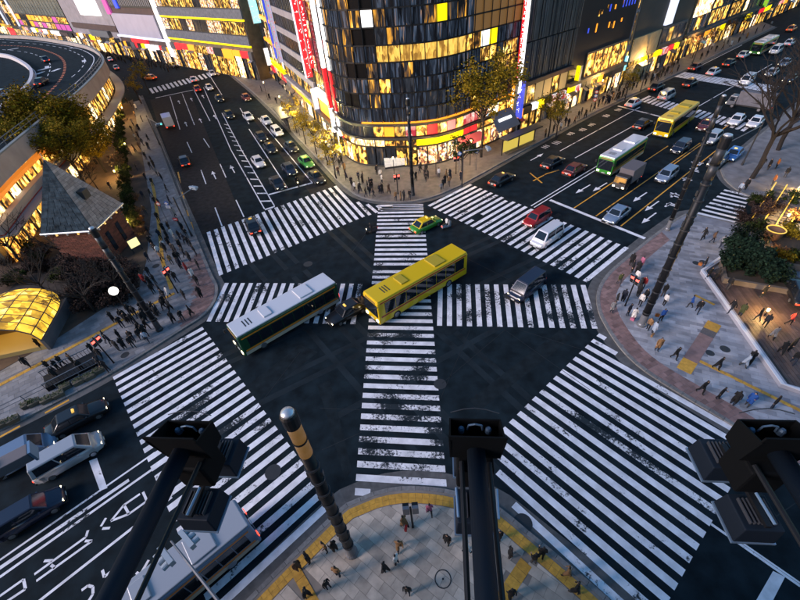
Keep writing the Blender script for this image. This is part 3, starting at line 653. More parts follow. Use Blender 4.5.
# ---------------- road A, north side
Bn = G2(330, 135); dA_ = (G2(275, 80) - Bn).normalized()
def LA(sa, sb): return Bn + dA_ * sb, Bn + dA_ * sa
P0, P1 = LA(-11, 4.6)
L0 = Bld('narrow_sign_building', 'narrow shop building with tall red and white signs left of the curved glass building', P0, P1, 14, 34, DARKW)
L0.grid(1.5, 15, 8.5, 30, 5, 8, [DIMW, NIGHT, GOLD2, MIXED, DIMW])
L0.panel('hoarding', 3, 11.5, 4.4, 6.6, W_ORG, 0.5); L0.panel('hoarding', 1.2, 12, 6.7, 8.2, W_WHITE, 0.45)
shops(L0, 4, 3.9, [GOLD, WARMW, MIXED, WARMW])
L0.panel('canopy', 0.3, 15, 3.95, 4.25, DARKM, 1.2)
L0.panel('red_sign', 9.2, 12.2, 16.2, 17.5, W_RED, 0.4)
def blade(name, label, B, s0, z0, z1, w_, out, m, edge=None):      # a sign that stands out from a facade
    p = B.P0 + B.d * s0; t = thing(name, label, 'sign', (p.x, p.y, 0), B.a)
    MB().box(-w_ / 2, w_ / 2, -out, -0.3, z0, z1).build('light_panel', m, t)
    MB().box(-w_ / 2 - 0.08, w_ / 2 + 0.08, -out - 0.09, -out - 0.003, z0 - 0.1, z1 + 0.1).build('edge', edge or STEEL, t)
    z = z1 - .8; mk = MB(); cs = out - .3                                   # worn, unreadable strokes down both faces
    while z > z0 + .9 and cs > .5:
        for _ in range(4):
            a_ = -out + .12 + R.random() * (cs - .4); l_ = R.uniform(.12, .3); zz = z - R.random() * cs * .7; v_ = R.random() < .5
            for s_ in (-1, 1): mk.box(s_ * (w_ / 2 + .006) - .005, s_ * (w_ / 2 + .006) + .005, a_, a_ + (.07 if v_ else l_), zz - (l_ if v_ else .07), zz)
        z -= cs * 1.15
    if mk.f: mk.build('lettering', W_WHITE if m in (W_RED, W_ORG, W_BLUE) else W_RED, t)
    for z in (z0 + 0.6, z1 - 0.6): MB().box(-0.08, 0.08, -0.3, 0.2, z - 0.08, z + 0.08).build('bracket', DARKM, t)
    return t
blade('vertical_sign', 'tall plain red vertical lightbox sign with a pale edge above the orange hoarding', L0, 0.5, 10.0, 27, 0.9, 1.5, W_RED, W_COOL)
blade('vertical_sign', 'slim red vertical lightbox next to the greenish lit windows', L0, 3.4, 12.0, 27, 0.4, 1.0, W_RED)
blade('vertical_sign', 'white vertical banner sign with violet print under the tall red lightbox', L0, 0.9, 4.2, 8.0, 0.5, 1.2, glow('lilac_white', (0.8, 0.75, 1.0), 0.9))
P0, P1 = LA(4.8, 33)
L1 = Bld('banded_office_building', 'office building with pale horizontal bands and dark ribbon windows along the left street', P0, P1, 16, 36, DARKW)
zb = [L1.sz(*q)[1] for q in ((297, 62), (292, 39), (287, 17))]
fl = 3.55; z = 7.6; k = 0
L1.panel('shop_canopy', 0, L1.L, 4.7, 5.3, CONC, 0.9)
shops(L1, 6, 4.6, [GOLD, WARMW, WARMW, MIXED])
while z < 32:
    L1.panel('spandrel_band', 0, L1.L, z, z + 1.15, CONC, 0.25); L1.grid(0.3, L1.L - 0.3, z + 1.15, z + fl, 18, 1, [DIMW, NIGHT, DIMW, DIMW], 0.06); z += fl
L1.grid(0.3, L1.L - 0.3, 5.4, 7.6, 14, 1, [GOLD2, GOLD, DIMW], 0.08)
blade('vertical_sign', 'pale lilac vertical sign strip with a dark lower end beside the banded offices', L1, 1.0, 8.2, 30, 0.8, 1.2, glow('lilac', (0.55, 0.55, 0.75), 0.5))
P0, P1 = LA(33.3, 52)
L2 = Bld('orange_ledge_building', 'shop building with orange lit ledges and a cyan screen beyond the banded offices', P0, P1, 16, 34, DARKW)
for z in (10.5, 15.5, 20.5, 25.5): L2.panel('lit_ledge', 0, L2.L, z, z + 0.7, W_ORG, 0.5)
L2.grid(0.5, L2.L - 0.5, 6, 28, 7, 6, [DIMW, GOLD2, NIGHT, MIXED, W_COOL])
for z in (5.0, 5.9): L2.panel('lit_ledge', 0, L2.L, z, z + 0.3, W_YEL, 0.5)
shops(L2, 4, 4.7, [WARMW, GOLD, MIXED])
blade('vertical_sign', 'thin blue vertical neon strip on the building with orange ledges', L2, 13.5, 8, 30, 0.25, 0.8, W_BLUE)
blade('vertical_screen', 'tall cyan white screen on the side of the dark slab tower', L2, 0.6, 14.5, 30, 0.6, 2.2, W_CYAN)
blade('vertical_sign', 'white green topped vertical banner below the tall cyan screen', L2, 0.4, 4.5, 8.6, 0.5, 1.4, W_WHITE)
P0, P1 = LA(52.3, 74)
L3 = Bld('dark_slab_building', 'dark grey slab tower before the far end of the left street', P0, P1, 14, 36, DARKW)
L3.grid(0.5, L3.L - 0.5, 8, 32, 8, 7, [DIMW, NIGHT, DIMW]); 
shops(L3, 5, 4.6, [GOLD, WARMW, MIXED])
L3.panel('canopy', 0, L3.L, 4.7, 5.3, BROWN, 0.6)
# ---------------- far row at the top left
F0, F1 = V2((-262, 352)), V2((-66, 165)); fd = (F1 - F0).normalized(); FL = (F1 - F0).length
def FR(a, b): return F0 + fd * a, F0 + fd * b
TMP = Bld('probe', 'x', F0, F1, 1, 1, DARKW, core=False); bpy.data.objects.remove(TMP.root); THINGS.pop()
def fs(px, py): return TMP.sz(px, py)[0]
xs = [fs(-40, 20), fs(18, 20), fs(72, 30), fs(121, 40), fs(170, 50)]
def far_row(name, label, a, b, hgt, m_, depth=20): return Bld(name, label, *FR(a, b), depth, hgt, m_)
A = far_row('lit_strip_building', 'building with vertical white light strips at the far left edge', xs[0], xs[1], 40, DARKW)
for i in range(8): A.panel('light_strip', A.L - 4 - i * 9, A.L - 2.5 - i * 9, 6, 36, [W_COOL, GOLD2, CONC][i % 3], 0.4)
A.grid(0, A.L, 8, 36, 16, 7, [DIMW, NIGHT, GOLD2, MIXED]); shops(A, 16, 6, [GOLD, WARMW, MIXED, W_RED])
A = far_row('curtain_wall_building', 'grey green glass curtain wall building above warm shopfronts at the far left', xs[1] + .3, xs[2], 40, DARKW)
A.grid(0.3, A.L - .3, 12.5, 36, 18, 8, [mat('green_grey_glass', (0.14, 0.16, 0.15), 0.25, noise=0.3, nscale=0.2)]); A.grid(0.3, A.L - .3, 6.6, 12.3, 12, 2, [GOLD, GOLD2, MIXED, W_MAG, DIMW, W_ORG], 0.5); shops(A, 16, 6, [GOLD, WARMW, GOLD, MIXED])
A = far_row('white_panel_building', 'pale panelled building with a glaring white screen and a magenta strip', xs[2] + .3, xs[3], 40, CONC)
A.pxp('brown_band', ((72, 22), (119, 32)), BROWN, 0.5); q = A.sz(90, 10)[0]; A.panel('white_screen', A.sz(79, 8)[0], A.sz(98, 8)[0], A.sz(90, 15)[1], 38, W_WHITE, 0.6); A.panel('magenta_strip', A.sz(106, 8)[0], A.sz(110, 8)[0], A.sz(108, 14)[1], 38, W_MAG, 0.5); A.panel('blue_strip', A.sz(115, 4)[0], A.sz(118, 4)[0], A.sz(117, 8)[1], 38, W_BLUE, 0.5)
A.panel('side_screen', A.sz(93, 32)[0], A.sz(110, 32)[0], A.sz(100, 36)[1], A.sz(100, 30)[1], GREYM, 1.2)
shops(A, 12, 6.5, [GOLD, WARMW, GOLD, MIXED])
A = far_row('grey_board_building', 'building with a wide blank pale grey board above crowded shopfronts', xs[3] + .3, xs[4], 40, BROWN)
A.panel('blank_board', 2, A.L - 2, 8.2, 15.0, mat('grey_board', (0.36, 0.34, 0.42), 0.7, noise=0.06, nscale=0.3), 0.4); A.panel('cornice', 0, A.L, 7.4, 8.0, W_COOL, 0.6)
A.grid(2, A.L - 2, 17.2, 21, 24, 1, [mat('slat_grey', (0.16, 0.16, 0.17), 0.7)], 0.5); A.panel('red_sign', A.L * .3, A.L * .62, 6.0, 7.3, W_RED, 0.7); shops(A, 14, 5.8, [GOLD, WARMW, GOLD, MIXED])
A = far_row('cream_tile_building', 'cream building with rows of warm windows and a white light column at the far crossing', xs[4] + .3, xs[4] + 52, 44, WARMST)
A.panel('light_column', 0, 2.2, 3, 40, W_WHITE, 0.6)
for z in (9.0, 15.2, 21.2, 27): A.panel('tile_band', 2.4, A.L, z, z + 2.2, mat('bluegrey_tile', (0.1, 0.11, 0.135), 0.7, noise=0.3, nscale=1.5), 0.35); A.panel('gold_strip', 2.4, A.L, z - 0.5, z - 0.05, W_YEL, 0.3); A.grid(2.6, A.L - .3, z + 2.3, z + 5.6, 12, 1, [GOLD2, MIXED, GOLD2, DIMW], 0.3)
shops(A, 12, 7.5, [WARMW, GOLD, MIXED]); 
b = thing('end_building', 'warm lit building closing the far end of the left street', 'building', (*G2(236, 44), 0), -0.5)
MB().box(-26, 22, 0, 20, 0, 40).build('wall', BROWN, b)
for j in range(6):
    for i in range(10): pane(b, -24 + i * 4.6, -0.05, 4 + j * 5, 3.8, 3.6, R.choice([GOLD2, GOLD, DIMW, MIXED]))
# ---------------- road B, north side
Rb = G2(521, 130.5); dR = (G2(600, 95) - Rb).normalized()
def RB(a, b): return Rb + dR * a, Rb + dR * b
def rb(name, label, a, b, hgt, m_, depth=16): return Bld(name, label, *RB(a, b), depth, hgt, m_)
PR = Bld('probe', 'x', *RB(0, 100), 1, 1, DARKW, core=False); bpy.data.objects.remove(PR.root); THINGS.pop()
def rs(px, py): return PR.sz(px, py)[0]
r = [rs(521, 60), rs(571, 60), rs(601, 45), rs(628, 45), rs(641, 10), rs(668, 20), rs(690, 20)]
A = rb('louvered_building', 'grey building clad in tall vertical louvers right of the curved glass corner', r[0], r[1], 34, DARKW)
n = 16
for k_, (za, zb_) in enumerate(((8.8, 14.4), (14.6, 20.2), (20.4, 26), (26.2, 31.8))):
    lm = MB().box(-0.17, 0.17, -0.5, 0.12, za, zb_).mesh('louver', [SLATE])
    for i in range(n * 2): link('louver', lm, A.root, (A.L * (i + .5) / (n * 2), 0, 0), R.uniform(-0.5, 0.5))
A.panel('canopy', 0, A.L, 7.9, 8.6, BROWN, 0.9)
A.grid(0.2, A.L - .2, 4.6, 7.8, 6, 1, [GOLD2, mat('beige_curtain', (0.3, 0.24, 0.14), 0.8, emit=(0.5, 0.35, 0.15), es=0.25)], 0.15); shops(A, 7, 4.3, [GOLD2, DIMW, GOLD, DIMW])
blade('vertical_sign', 'white and red lit vertical sign strip at the edge of the louvered building', A, -0.9, 7.5, 26, 0.7, 0.9, W_RED, W_WHITE)
blade('vertical_sign', 'blue vertical sign strip at street level beside the louvered building', A, -0.1, 3.2, 9.0, 0.4, 1.3, W_BLUE, W_BLUE)
blade('vertical_sign', 'orange red neon sign column under the white and red strip', A, -1.9, 4.5, 9.5, 0.6, 1.1, W_ORG)
A = rb('dark_blue_building', 'black and dark blue building sprinkled with small orange lights above a gold shop', r[1] + .2, r[3], 36, mat('night_blue', (0.003, 0.004, 0.014), 0.35))
for j in range(6):
    for i in range(int(A.L / 0.9)):
        if R.random() < 0.33: pane(A.root, 0.5 + i * 0.9, 0.1, 13 + j * 3.0 + R.uniform(-.4, .4), 0.35, R.uniform(0.6, 1.4), R.choice([W_ORG, W_ORG, GOLD2, W_BLUE]), 0, 'small_window')
for i in range(5): pane(A.root, A.L - 1.5 - i * 1.1, 0.1, 18, 0.3, 5, W_BLUE, 0, 'small_window')
for i in range(3): pane(A.root, A.L - 2 - i * 1.5, 0.1, 21, 1.1, 2.4, W_COOL, 0, 'small_window')
A.grid(5.5, A.L - .3, 5.0, 9.3, 5, 1, [GOLD, WARMW, GOLD, GOLD2], 0.35, frame=WARMST); shops(A, 9, 4.6, [GOLD, GOLD, WARMW, GOLD2], WARMST)
blade('vertical_sign', 'small glowing yellow blade sign on the dark blue building', A, 2.0, 5.5, 8.0, 0.4, 1.2, W_YEL)
A = rb('stone_gold_building', 'pale stone building with tall gold lit bays and a blue screen', r[3] + .2, r[4], 36, CONC)
for z in (8.2, 14.5, 20.8): A.grid(1.0, A.L - 1.0, z, z + 5.6, 2, 2, [GOLD, GOLD2, GOLD], 0.25, frame=WARMST)
A.panel('entrance', 0.8, A.L - .8, 0.2, 7.0, GOLD2, 0.1); A.panel('blue_screen', A.L * .35, A.L * .6, 3.2, 6.0, W_CYAN, 0.3)
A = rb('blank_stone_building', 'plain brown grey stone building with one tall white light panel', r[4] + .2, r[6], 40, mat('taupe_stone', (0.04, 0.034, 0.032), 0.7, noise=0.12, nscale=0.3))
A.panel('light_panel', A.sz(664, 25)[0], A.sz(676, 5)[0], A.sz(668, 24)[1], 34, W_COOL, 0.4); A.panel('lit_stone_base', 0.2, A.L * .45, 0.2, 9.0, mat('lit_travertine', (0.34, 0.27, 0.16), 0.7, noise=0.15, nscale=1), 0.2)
A.grid(A.L * .5, A.L * .95, 5.5, 8.8, 4, 1, [GOLD2, DIMW], 0.5, frame=CONC2); shops(A, 8, 4.6, [GOLD, GOLD2, WARMW])
hues = [(GOLD, WARMST, 'narrow warm stone shop building with white lit fascia'), (GOLD, CONC2, 'grey stone shop building with arched gold windows'), (GOLD2, DARKW, 'dark shop building with gold lit storeys'), (WARMW, WARMST, 'cream shop building with white lit shop windows'), (GOLD, DARKW, 'dark building with a green vertical sign'), (GOLD2, BROWN, 'brown shop building with gold lit windows'), (WARMW, CONC2, 'grey building with a white framed shop window'), (GOLD, BROWN, 'last warm lit building toward the top right corner')]
s_ = r[6] + .3
for k_, (mm, wm, lb) in enumerate(hues):
    w_ = [11, 13, 10, 14, 12, 16, 16, 40][k_]; A = rb('shop_building', lb + ' up the right street', s_, s_ + w_, 30, wm); s_ += w_ + .2
    A.grid(0.6, w_ - .6, 5.6, 27, max(3, int(w_ / 3)), 6, [mm, GOLD2, DIMW, NIGHT, DIMW, mm], 0.5, frame=wm); shops(A, max(3, int(w_ / 3.5)), 4.8, [GOLD, WARMW, GOLD2, MIXED], wm)
    if k_ == 4: blade('vertical_sign', 'green lit vertical sign far up the right street', A, 2, 5, 10, 0.5, 1.4, W_GRN)
    if k_ == 0: A.panel('lit_fascia', 1, w_ - 1, 9, 16, WARMW, 0.3)
# building behind, under the camera: carries the three floodlight arms
AD = V2((0.135, 0.991)).normalized(); AW = V2((AD.y, -AD.x))
own = thing('glass_tower', 'glass tower that carries the three floodlight arms', 'building', (0, -7.0, 0), math.atan2(AW.y, AW.x))
MB().box(-28, 28, -14, -0.3, 0, 25.0).build('wall', DARKW, own)
for i in range(14):
    for j in range(6): pane(own, -26 + i * 4, -0.25, 3 + j * 4.2, 3.8, 4.0, GLASS)
SRED = mat('red_edge', (0.35, 0.03, 0.02), 0.6)
# ---------------- elevated expressway on the left
ex = thing('elevated_expressway', 'curving elevated expressway with cream parapet over lit shops', 'expressway', (0, 0, 0)); THINGS[-1] = (ex, Vector((-75, 120, 8)))
ZD = 9.6
outp = [G2(x, y, 11) for x, y in ((-70, 33), (-30, 33), (0, 34), (30, 35), (60, 39), (84, 43.5), (97, 49.5), (103.5, 58.5), (97, 70), (78, 89), (45, 114), (0, 150), (-40, 186))]
inp = [G2(x, y, 10.6) for x, y in ((-70, 50), (-30, 51), (0, 53), (13.5, 56), (28.5, 64.5), (33, 73.5), (27, 85.5), (0, 107), (-40, 140))]
oS = smooth_line(outp, 3.0); iS = smooth_line(inp, 3.0); oI = offset(oS, -0.4)
b = MB(); far_ = [V2((-260, 60)), V2((-330, 250))]
b.prism([tuple(p) for p in oI] + [(-120, 30), (-330, 60), (-330, 330)], ZD - 1.2, ZD); dk = b.build('deck', ASPH, ex)
bm = bmesh.new(); bm.from_mesh(dk.data); bmesh.ops.triangulate(bm, faces=[f for f in bm.faces if len(f.verts) > 4]); bm.to_mesh(dk.data); bm.free()
CREAM = mat('cream_parapet', (0.36, 0.31, 0.29), 0.75, noise=0.15, nscale=0.4, island=0.08)
LEDW = mat('parapet_cap', (0.2, 0.22, 0.22), 0.7)
for i in range(len(oS) - 1):
    MB().prism([tuple(p) for p in (oS[i], oS[i + 1], oI[i + 1], oI[i])], 7.9, 10.55).build('parapet_panel', CREAM, ex)
o1 = offset(oS, 0.06); o2 = offset(oI, -0.06); b = MB()
for i in range(len(oS) - 1): b.prism([tuple(p) for p in (o1[i], o1[i + 1], o2[i + 1], o2[i])], 10.56, 10.75)
b.build('parapet_cap', LEDW, ex)
b = MB()
for i in range(0, len(oI), 1): b.tube((*oI[i], 10.7), (*oI[i], 11.9), 0.05, n=5)
for z in (11.3, 11.85):
    for i in range(len(oI) - 1): b.tube((*oI[i], z), (*oI[i + 1], z), 0.05, n=4, caps=False)
b.build('railing', GREYM, ex)
i2 = offset(iS, -0.7)
for i in range(len(iS) - 1): MB().prism([tuple(p) for p in (iS[i], iS[i + 1], i2[i + 1], i2[i])], ZD - 0.2, 10.6).build('inner_parapet', mat('white_parapet', (0.55, 0.52, 0.55), 0.7), ex)
def deckline(pts, wd, m_, dash=None, name='lane_line'):
    l = smooth_line([G2(x, y, ZD) for x, y in pts], 1.5 if not dash else dash); a = offset(l, wd / 2); c = offset(l, -wd / 2)
    for i in range(len(l) - 1):
        if dash and i % 2: continue
        MB().face([(*p, ZD + 0.012) for p in (a[i], c[i], c[i + 1], a[i + 1])]).build(name, m_, ex)
ORP = paint('orange_road_paint', (0.6, 0.16, 0.05), 0.05)
deckline(((-5, 45), (30, 47), (52.5, 53), (63, 60), (64.5, 70.5), (57, 84), (35, 105), (5, 132)), 0.6, ORP, 1.2)
deckline(((-5, 39), (40, 42), (75, 48), (90, 54), (94, 60), (88, 71), (75, 84)), 0.22, P_FRESH)
deckline(((-5, 42), (30, 43.5), (60, 47.5), (77, 53.5), (85, 60), (80, 70), (68, 80)), 0.2, P_FRESH, 3.0)
deckline(((0, 57), (14, 59), (30, 67), (36, 75), (30, 88), (10, 108)), 0.2, P_FRESH)
deckline(((-5, 49), (25, 52), (42, 57.5), (50, 64), (48, 75), (38, 86), (20, 100)), 0.2, P_FRESH, 3.0)
for x, y, an in ((44, 69, 30), (56, 70, 60), (40, 73, 60), (47, 67, 90), (13, 49, 10), (73, 48, 120), (84, 61, 90)):
    c = G2(x, y, ZD); d = U(an + 30); n = V2((-d.y, d.x)); MB().face([(*p, ZD + 0.014) for p in (c - d * 1.6 - n * .5, c + d * 1.6 - n * .5, c + d * 1.6 + n * .5, c - d * 1.6 + n * .5)]).build('lane_arrow', P_FRESH, ex)
# shops under the expressway
for i in range(len(oS) - 1):
    c = (oS[i] + oS[i + 1]) / 2; px = PX((c.x, c.y, 6))[0]
    if px < 62:
        for nm_, za, zb_, pr, m_ in (('orange_light_strip', 7.0, 7.5, .12, glow('dim_orange', (1.0, 0.28, 0.03), 0.5)), ('white_fascia', 4.3, 5.3, .3, mat('white_fascia_board', (0.3, 0.27, 0.25), 0.6)), ('red_edge', 4.16, 4.29, .34, SRED)):
            a = offset(oS, pr); q = offset(oS, -.7); MB().prism([tuple(p) for p in (a[i], a[i + 1], q[i + 1], q[i])], za, zb_).build(nm_, m_, ex)
fac = offset(oS, -0.9); w_i = 0; b = MB()
for i in range(len(fac) - 1):
    p, q = fac[i], fac[i + 1]; c = (p + q) / 2; px, py = PX((c.x, c.y, 5))
    if not (-40 < px < 135): continue
    d = q - p; a = math.atan2(-d.y, -d.x)
    pane(ex, c.x, c.y, 6.0, d.length - 0.2, 3.2, R.choice([GOLD, GOLD, WARMW, GOLD2]), a, 'shop_window')
    pane(ex, c.x, c.y, 1.9, d.length - 0.3, 3.4, R.choice([GOLD, WARMW, GOLD2, GOLD]), a, 'shop_window')
    MB().box(p.x - 0.15, p.x + 0.15, p.y - 0.15, p.y + 0.15, 0, 8.2).build('column', DARKM, ex)
cI = offset(oS, -0.6); cO = offset(oS, 1.6); b = MB(); b2 = MB()
for i in range(len(oS) - 1):
    b.prism([tuple(p) for p in (cO[i], cO[i + 1], cI[i + 1], cI[i])], 3.9, 4.15)
b.build('canopy', mat('white_canopy', (0.3, 0.28, 0.25), 0.7), ex)
b = MB(); ins = offset(oS, -1.6)
for i in range(len(ins) - 1): b.prism([tuple(p) for p in (ins[i], ins[i + 1], offset(oS, -2.2)[i + 1], offset(oS, -2.2)[i])], 0, 8.4)
b.build('back_wall', WARMST, ex)
# ================================================================ VEHICLES
TYRE = mat('tyre_rubber', (0.012, 0.012, 0.013), 0.8); RIM = mat('wheel_rim', (0.4, 0.4, 0.42), 0.35, metal=0.8)
HEAD = mat('headlight_glow', (0.8, 0.75, 0.6), 0.3, emit=(1.0, 0.82, 0.5), es=6.0); TAIL = mat('tail_light_glow', (0.5, 0.02, 0.01), 0.3, emit=(1.0, 0.05, 0.02), es=3.0)
PLATE = mat('number_plate', (0.5, 0.52, 0.5), 0.5); TRIM = mat('black_trim', (0.015, 0.015, 0.016), 0.5)
CG = mat('car_glass', (0.01, 0.014, 0.02), 0.06, spec=0.7); AMB = mat('amber_roof_lamp', (0.8, 0.5, 0.1), 0.4, emit=(1.0, 0.55, 0.1), es=0.6)
CC = {'white': (0.62, 0.62, 0.66), 'silver': (0.34, 0.36, 0.4), 'black': (0.012, 0.013, 0.016), 'navy': (0.012, 0.018, 0.04), 'red': (0.3, 0.012, 0.015), 'green': (0.04, 0.26, 0.03), 'blue': (0.03, 0.12, 0.36), 'yellow': (0.75, 0.5, 0.01), 'grey': (0.13, 0.14, 0.16), 'maroon': (0.12, 0.02, 0.02), 'orange': (0.6, 0.16, 0.02), 'bluegrey': (0.16, 0.22, 0.32), 'darkgreen': (0.01, 0.07, 0.03)}
def cpaint(c):
    m_ = mat('car_paint_' + c, CC[c], 0.32, metal=0.15, spec=0.5); m_.node_tree.nodes['Principled BSDF'].inputs['Coat Weight'].default_value = 0.35; return m_
WH = {}
def wheel(parent, x, y, r, w_):
    k = (r, w_)
    if k not in WH:
        t = MB(); t.tube((0, -w_ / 2, 0), (0, w_ / 2, 0), r, n=14); tm = t.mesh('tyre', [TYRE]); bevel_mesh(tm, 0.03, 1)
        q = MB(); q.tube((0, -w_ / 2 - 0.006, 0), (0, w_ / 2 + 0.006, 0), r * 0.62, n=12); WH[k] = (tm, q.mesh('rim', [RIM]))
    a = link('wheel', WH[k][0], parent, (x, y, r)); link('rim', WH[k][1], a); return a
PROF = {}
def car_meshes(kind):
    """body loft (stations along the length), glasshouse, panes; x forward"""
    if kind in PROF: return PROF[kind]
    if kind == 'sedan': L, W, hood, roof = 4.6, 1.72, 0.88, 1.46; gh = [(-1.75, -1.05), (1.05, 0.45)]; nose = 0.72
    elif kind == 'wagon': L, W, hood, roof = 4.3, 1.7, 0.95, 1.58; gh = [(-2.02, -1.75), (1.25, 0.62)]; nose = 0.75
    else: L, W, hood, roof = 4.75, 1.82, 1.02, 1.88; gh = [(-2.3, -2.12), (1.75, 1.0)]; nose = 0.85   # van
    hl = L / 2; hw = W / 2; st = [(-hl, 0.8, 0.42, hood - .12), (-hl + .12, .93, .28, hood - .02), (-hl + .7, 1, .22, hood), (gh[0][0] + .3, 1, .2, hood + .02), (0, 1, .2, hood + .01), (gh[1][0], 1, .2, hood), (hl - .75, .99, .22, hood - .06), (hl - .2, .9, .28, nose), (hl, .74, .4, nose - .14)]
    b = MB(); sec = []
    for x, wf, zb, zt in st:
        w_ = hw * wf; sec.append([(x, -w_ * .9, zb), (x, -w_, zb + .12), (x, -w_, zt - .16), (x, -w_ * .93, zt - .03), (x, -w_ * .6, zt + .015), (x, w_ * .6, zt + .015), (x, w_ * .93, zt - .03), (x, w_, zt - .16), (x, w_, zb + .12), (x, w_ * .9, zb)])
    n = 10
    for s_ in sec: b.v += s_
    for i in range(len(sec) - 1):
        for j in range(n):
            k = (j + 1) % n; b.f.append((i * n + j, i * n + k, (i + 1) * n + k, (i + 1) * n + j)); b.m.append(0)
    b.f.append(tuple(range(n))); b.f.append(tuple((len(sec) - 1) * n + i for i in range(n - 1, -1, -1))); b.m += [0, 0]
    body = b.mesh('body', [TRIM], True); fixn(body)
    (xb, xt), (fb, ft) = gh; zb = hood - .02; wl, wt = hw * .93, hw * .74
    lo = [(xb, -wl, zb), (fb, -wl, zb), (fb, wl, zb), (xb, wl, zb)]; hi = [(xt, -wt, roof), (ft, -wt, roof), (ft, wt, roof), (xt, wt, roof)]
    cab = MB().hexa(lo, hi).mesh('cabin', [TRIM]); bevel_mesh(cab, 0.06, 2)
    lo = [Vector(p) for p in lo]; hi = [Vector(p) for p in hi]
    def pn(a, b_, c, d, i=.1, o=.012, t0=0.12, t1=.9, u0=None, u1=None):
        u0 = i if u0 is None else u0; u1 = 1 - i if u1 is None else u1
        f = lambda u, v: (a.lerp(b_, u)).lerp(d.lerp(c, u), v)
        nr = (b_ - a).cross(d - a).normalized() * o; P = [f(u0, t0) + nr, f(u1, t0) + nr, f(u1, t1) + nr, f(u0, t1) + nr]; Q = [p - nr * 2 for p in P]
        mb = MB(); mb.hexa(Q, P); return mb
    ws = pn(lo[1], lo[2], hi[2], hi[1]).mesh('windscreen', [CG]); rw = pn(lo[3], lo[0], hi[0], hi[3]).mesh('rear_window', [CG])
    sw = [pn(lo[0], lo[1], hi[1], hi[0], u0=.08, u1=.47).mesh('w', [CG]), pn(lo[0], lo[1], hi[1], hi[0], u0=.5, u1=.93).mesh('w', [CG]), pn(lo[2], lo[3], hi[3], hi[2], u0=.07, u1=.5).mesh('w', [CG]), pn(lo[2], lo[3], hi[3], hi[2], u0=.53, u1=.92).mesh('w', [CG])]
    rf = MB().box(xt + .05, ft - .05, -wt + .05, wt - .05, roof - .02, roof + .02).mesh('roof', [TRIM]); bevel_mesh(rf, 0.015, 1)
    PROF[kind] = dict(L=L, W=W, hood=hood, roof=roof, nose=nose, body=body, cab=cab, ws=ws, rw=rw, sw=sw, rf=rf, hl=hl, hw=hw)
    d = PROF[kind]
    d['hd'] = MB().box(-.05, .05, -.16, .16, -.07, .07).mesh('headlight', [HEAD]); d['tl'] = MB().box(-.04, .04, -.15, .15, -.08, .08).mesh('tail_light', [TAIL]); d['pl'] = MB().box(-.012, .012, -.18, .18, -.07, .07).mesh('number_plate', [PLATE]); d['bp'] = MB().box(-.1, .1, -hw * .85, hw * .85, -.09, .09).mesh('bumper', [TRIM]); d['mi'] = MB().box(-.06, .06, -.09, .09, -.06, .06).mesh('wing_mirror', [TRIM]); d['gr'] = MB().box(-.02, .02, -.38, .38, -.07, .07).mesh('grille', [TRIM])
    d['tx'] = MB().hexa([(-.1, -.22, 0), (.1, -.22, 0), (.1, .22, 0), (-.1, .22, 0)], [(-.06, -.16, .14), (.06, -.16, .14), (.06, .16, .14), (-.06, .16, .14)]).mesh('roof_lamp', [AMB])
    return d
def fixn(me):
    bm = bmesh.new(); bm.from_mesh(me); bmesh.ops.recalc_face_normals(bm, faces=bm.faces); bm.to_mesh(me); bm.free()
def om(o, m_): o.material_slots[0].link = 'OBJECT'; o.material_slots[0].material = m_; return o
ANG = {'A+': 116.0, 'A-': -64.0, 'B+': 38.0, 'B-': 218.0}
CARS = []
def car(px, py, head, kind='sedan', col='white', label='', taxi=False, z0=0.0, roofc=None, group='cars on the roads', lite=False, cat='car', nm='car'):
    d = car_meshes(kind); g = G(px, py, z0 + 0.75); a = math.radians(ANG.get(head, head) if isinstance(head, str) else head)
    t = thing(nm, label, cat, (g.x, g.y, z0 + 0.006), a, group); P = cpaint(col); THINGS[-1] = (t, Vector((g.x, g.y, z0 + .7)))
    om(link('body', d['body'], t), P); om(link('cabin', d['cab'], t), cpaint(roofc) if roofc else P); om(link('roof', d['rf'], t), cpaint(roofc) if roofc else P)
    link('windscreen', d['ws'], t); link('rear_window', d['rw'], t)
    for s_ in d['sw']: link('side_window', s_, t)
    for x in (-d['L'] * .29, d['L'] * .3):
        for y in (-1, 1): wheel(t, x, y * (d['hw'] - .1), .31, .2)
    for y in (-1, 1):
        link('headlight', d['hd'], t, (d['hl'] - .14, y * d['hw'] * .62, d['nose'] - .14)); link('tail_light', d['tl'], t, (-d['hl'] + .03, y * d['hw'] * .66, d['hood'] - .25))
        om(link('wing_mirror', d['mi'], t, (.75, y * (d['hw'] + .06), d['hood'] + .06)), P)
    link('bumper', d['bp'], t, (d['hl'] - .08, 0, .36)); link('bumper', d['bp'], t, (-d['hl'] + .06, 0, .38)); link('number_plate', d['pl'], t, (d['hl'] + .02, 0, .42)); link('number_plate', d['pl'], t, (-d['hl'] - .01, 0, .62)); link('grille', d['gr'], t, (d['hl'] - .05, 0, d['nose'] - .22))
    if taxi: link('roof_lamp', d['tx'], t, (.15, 0, d['roof'] + .018))
    CARS.append(t); return t
BUSM = {}
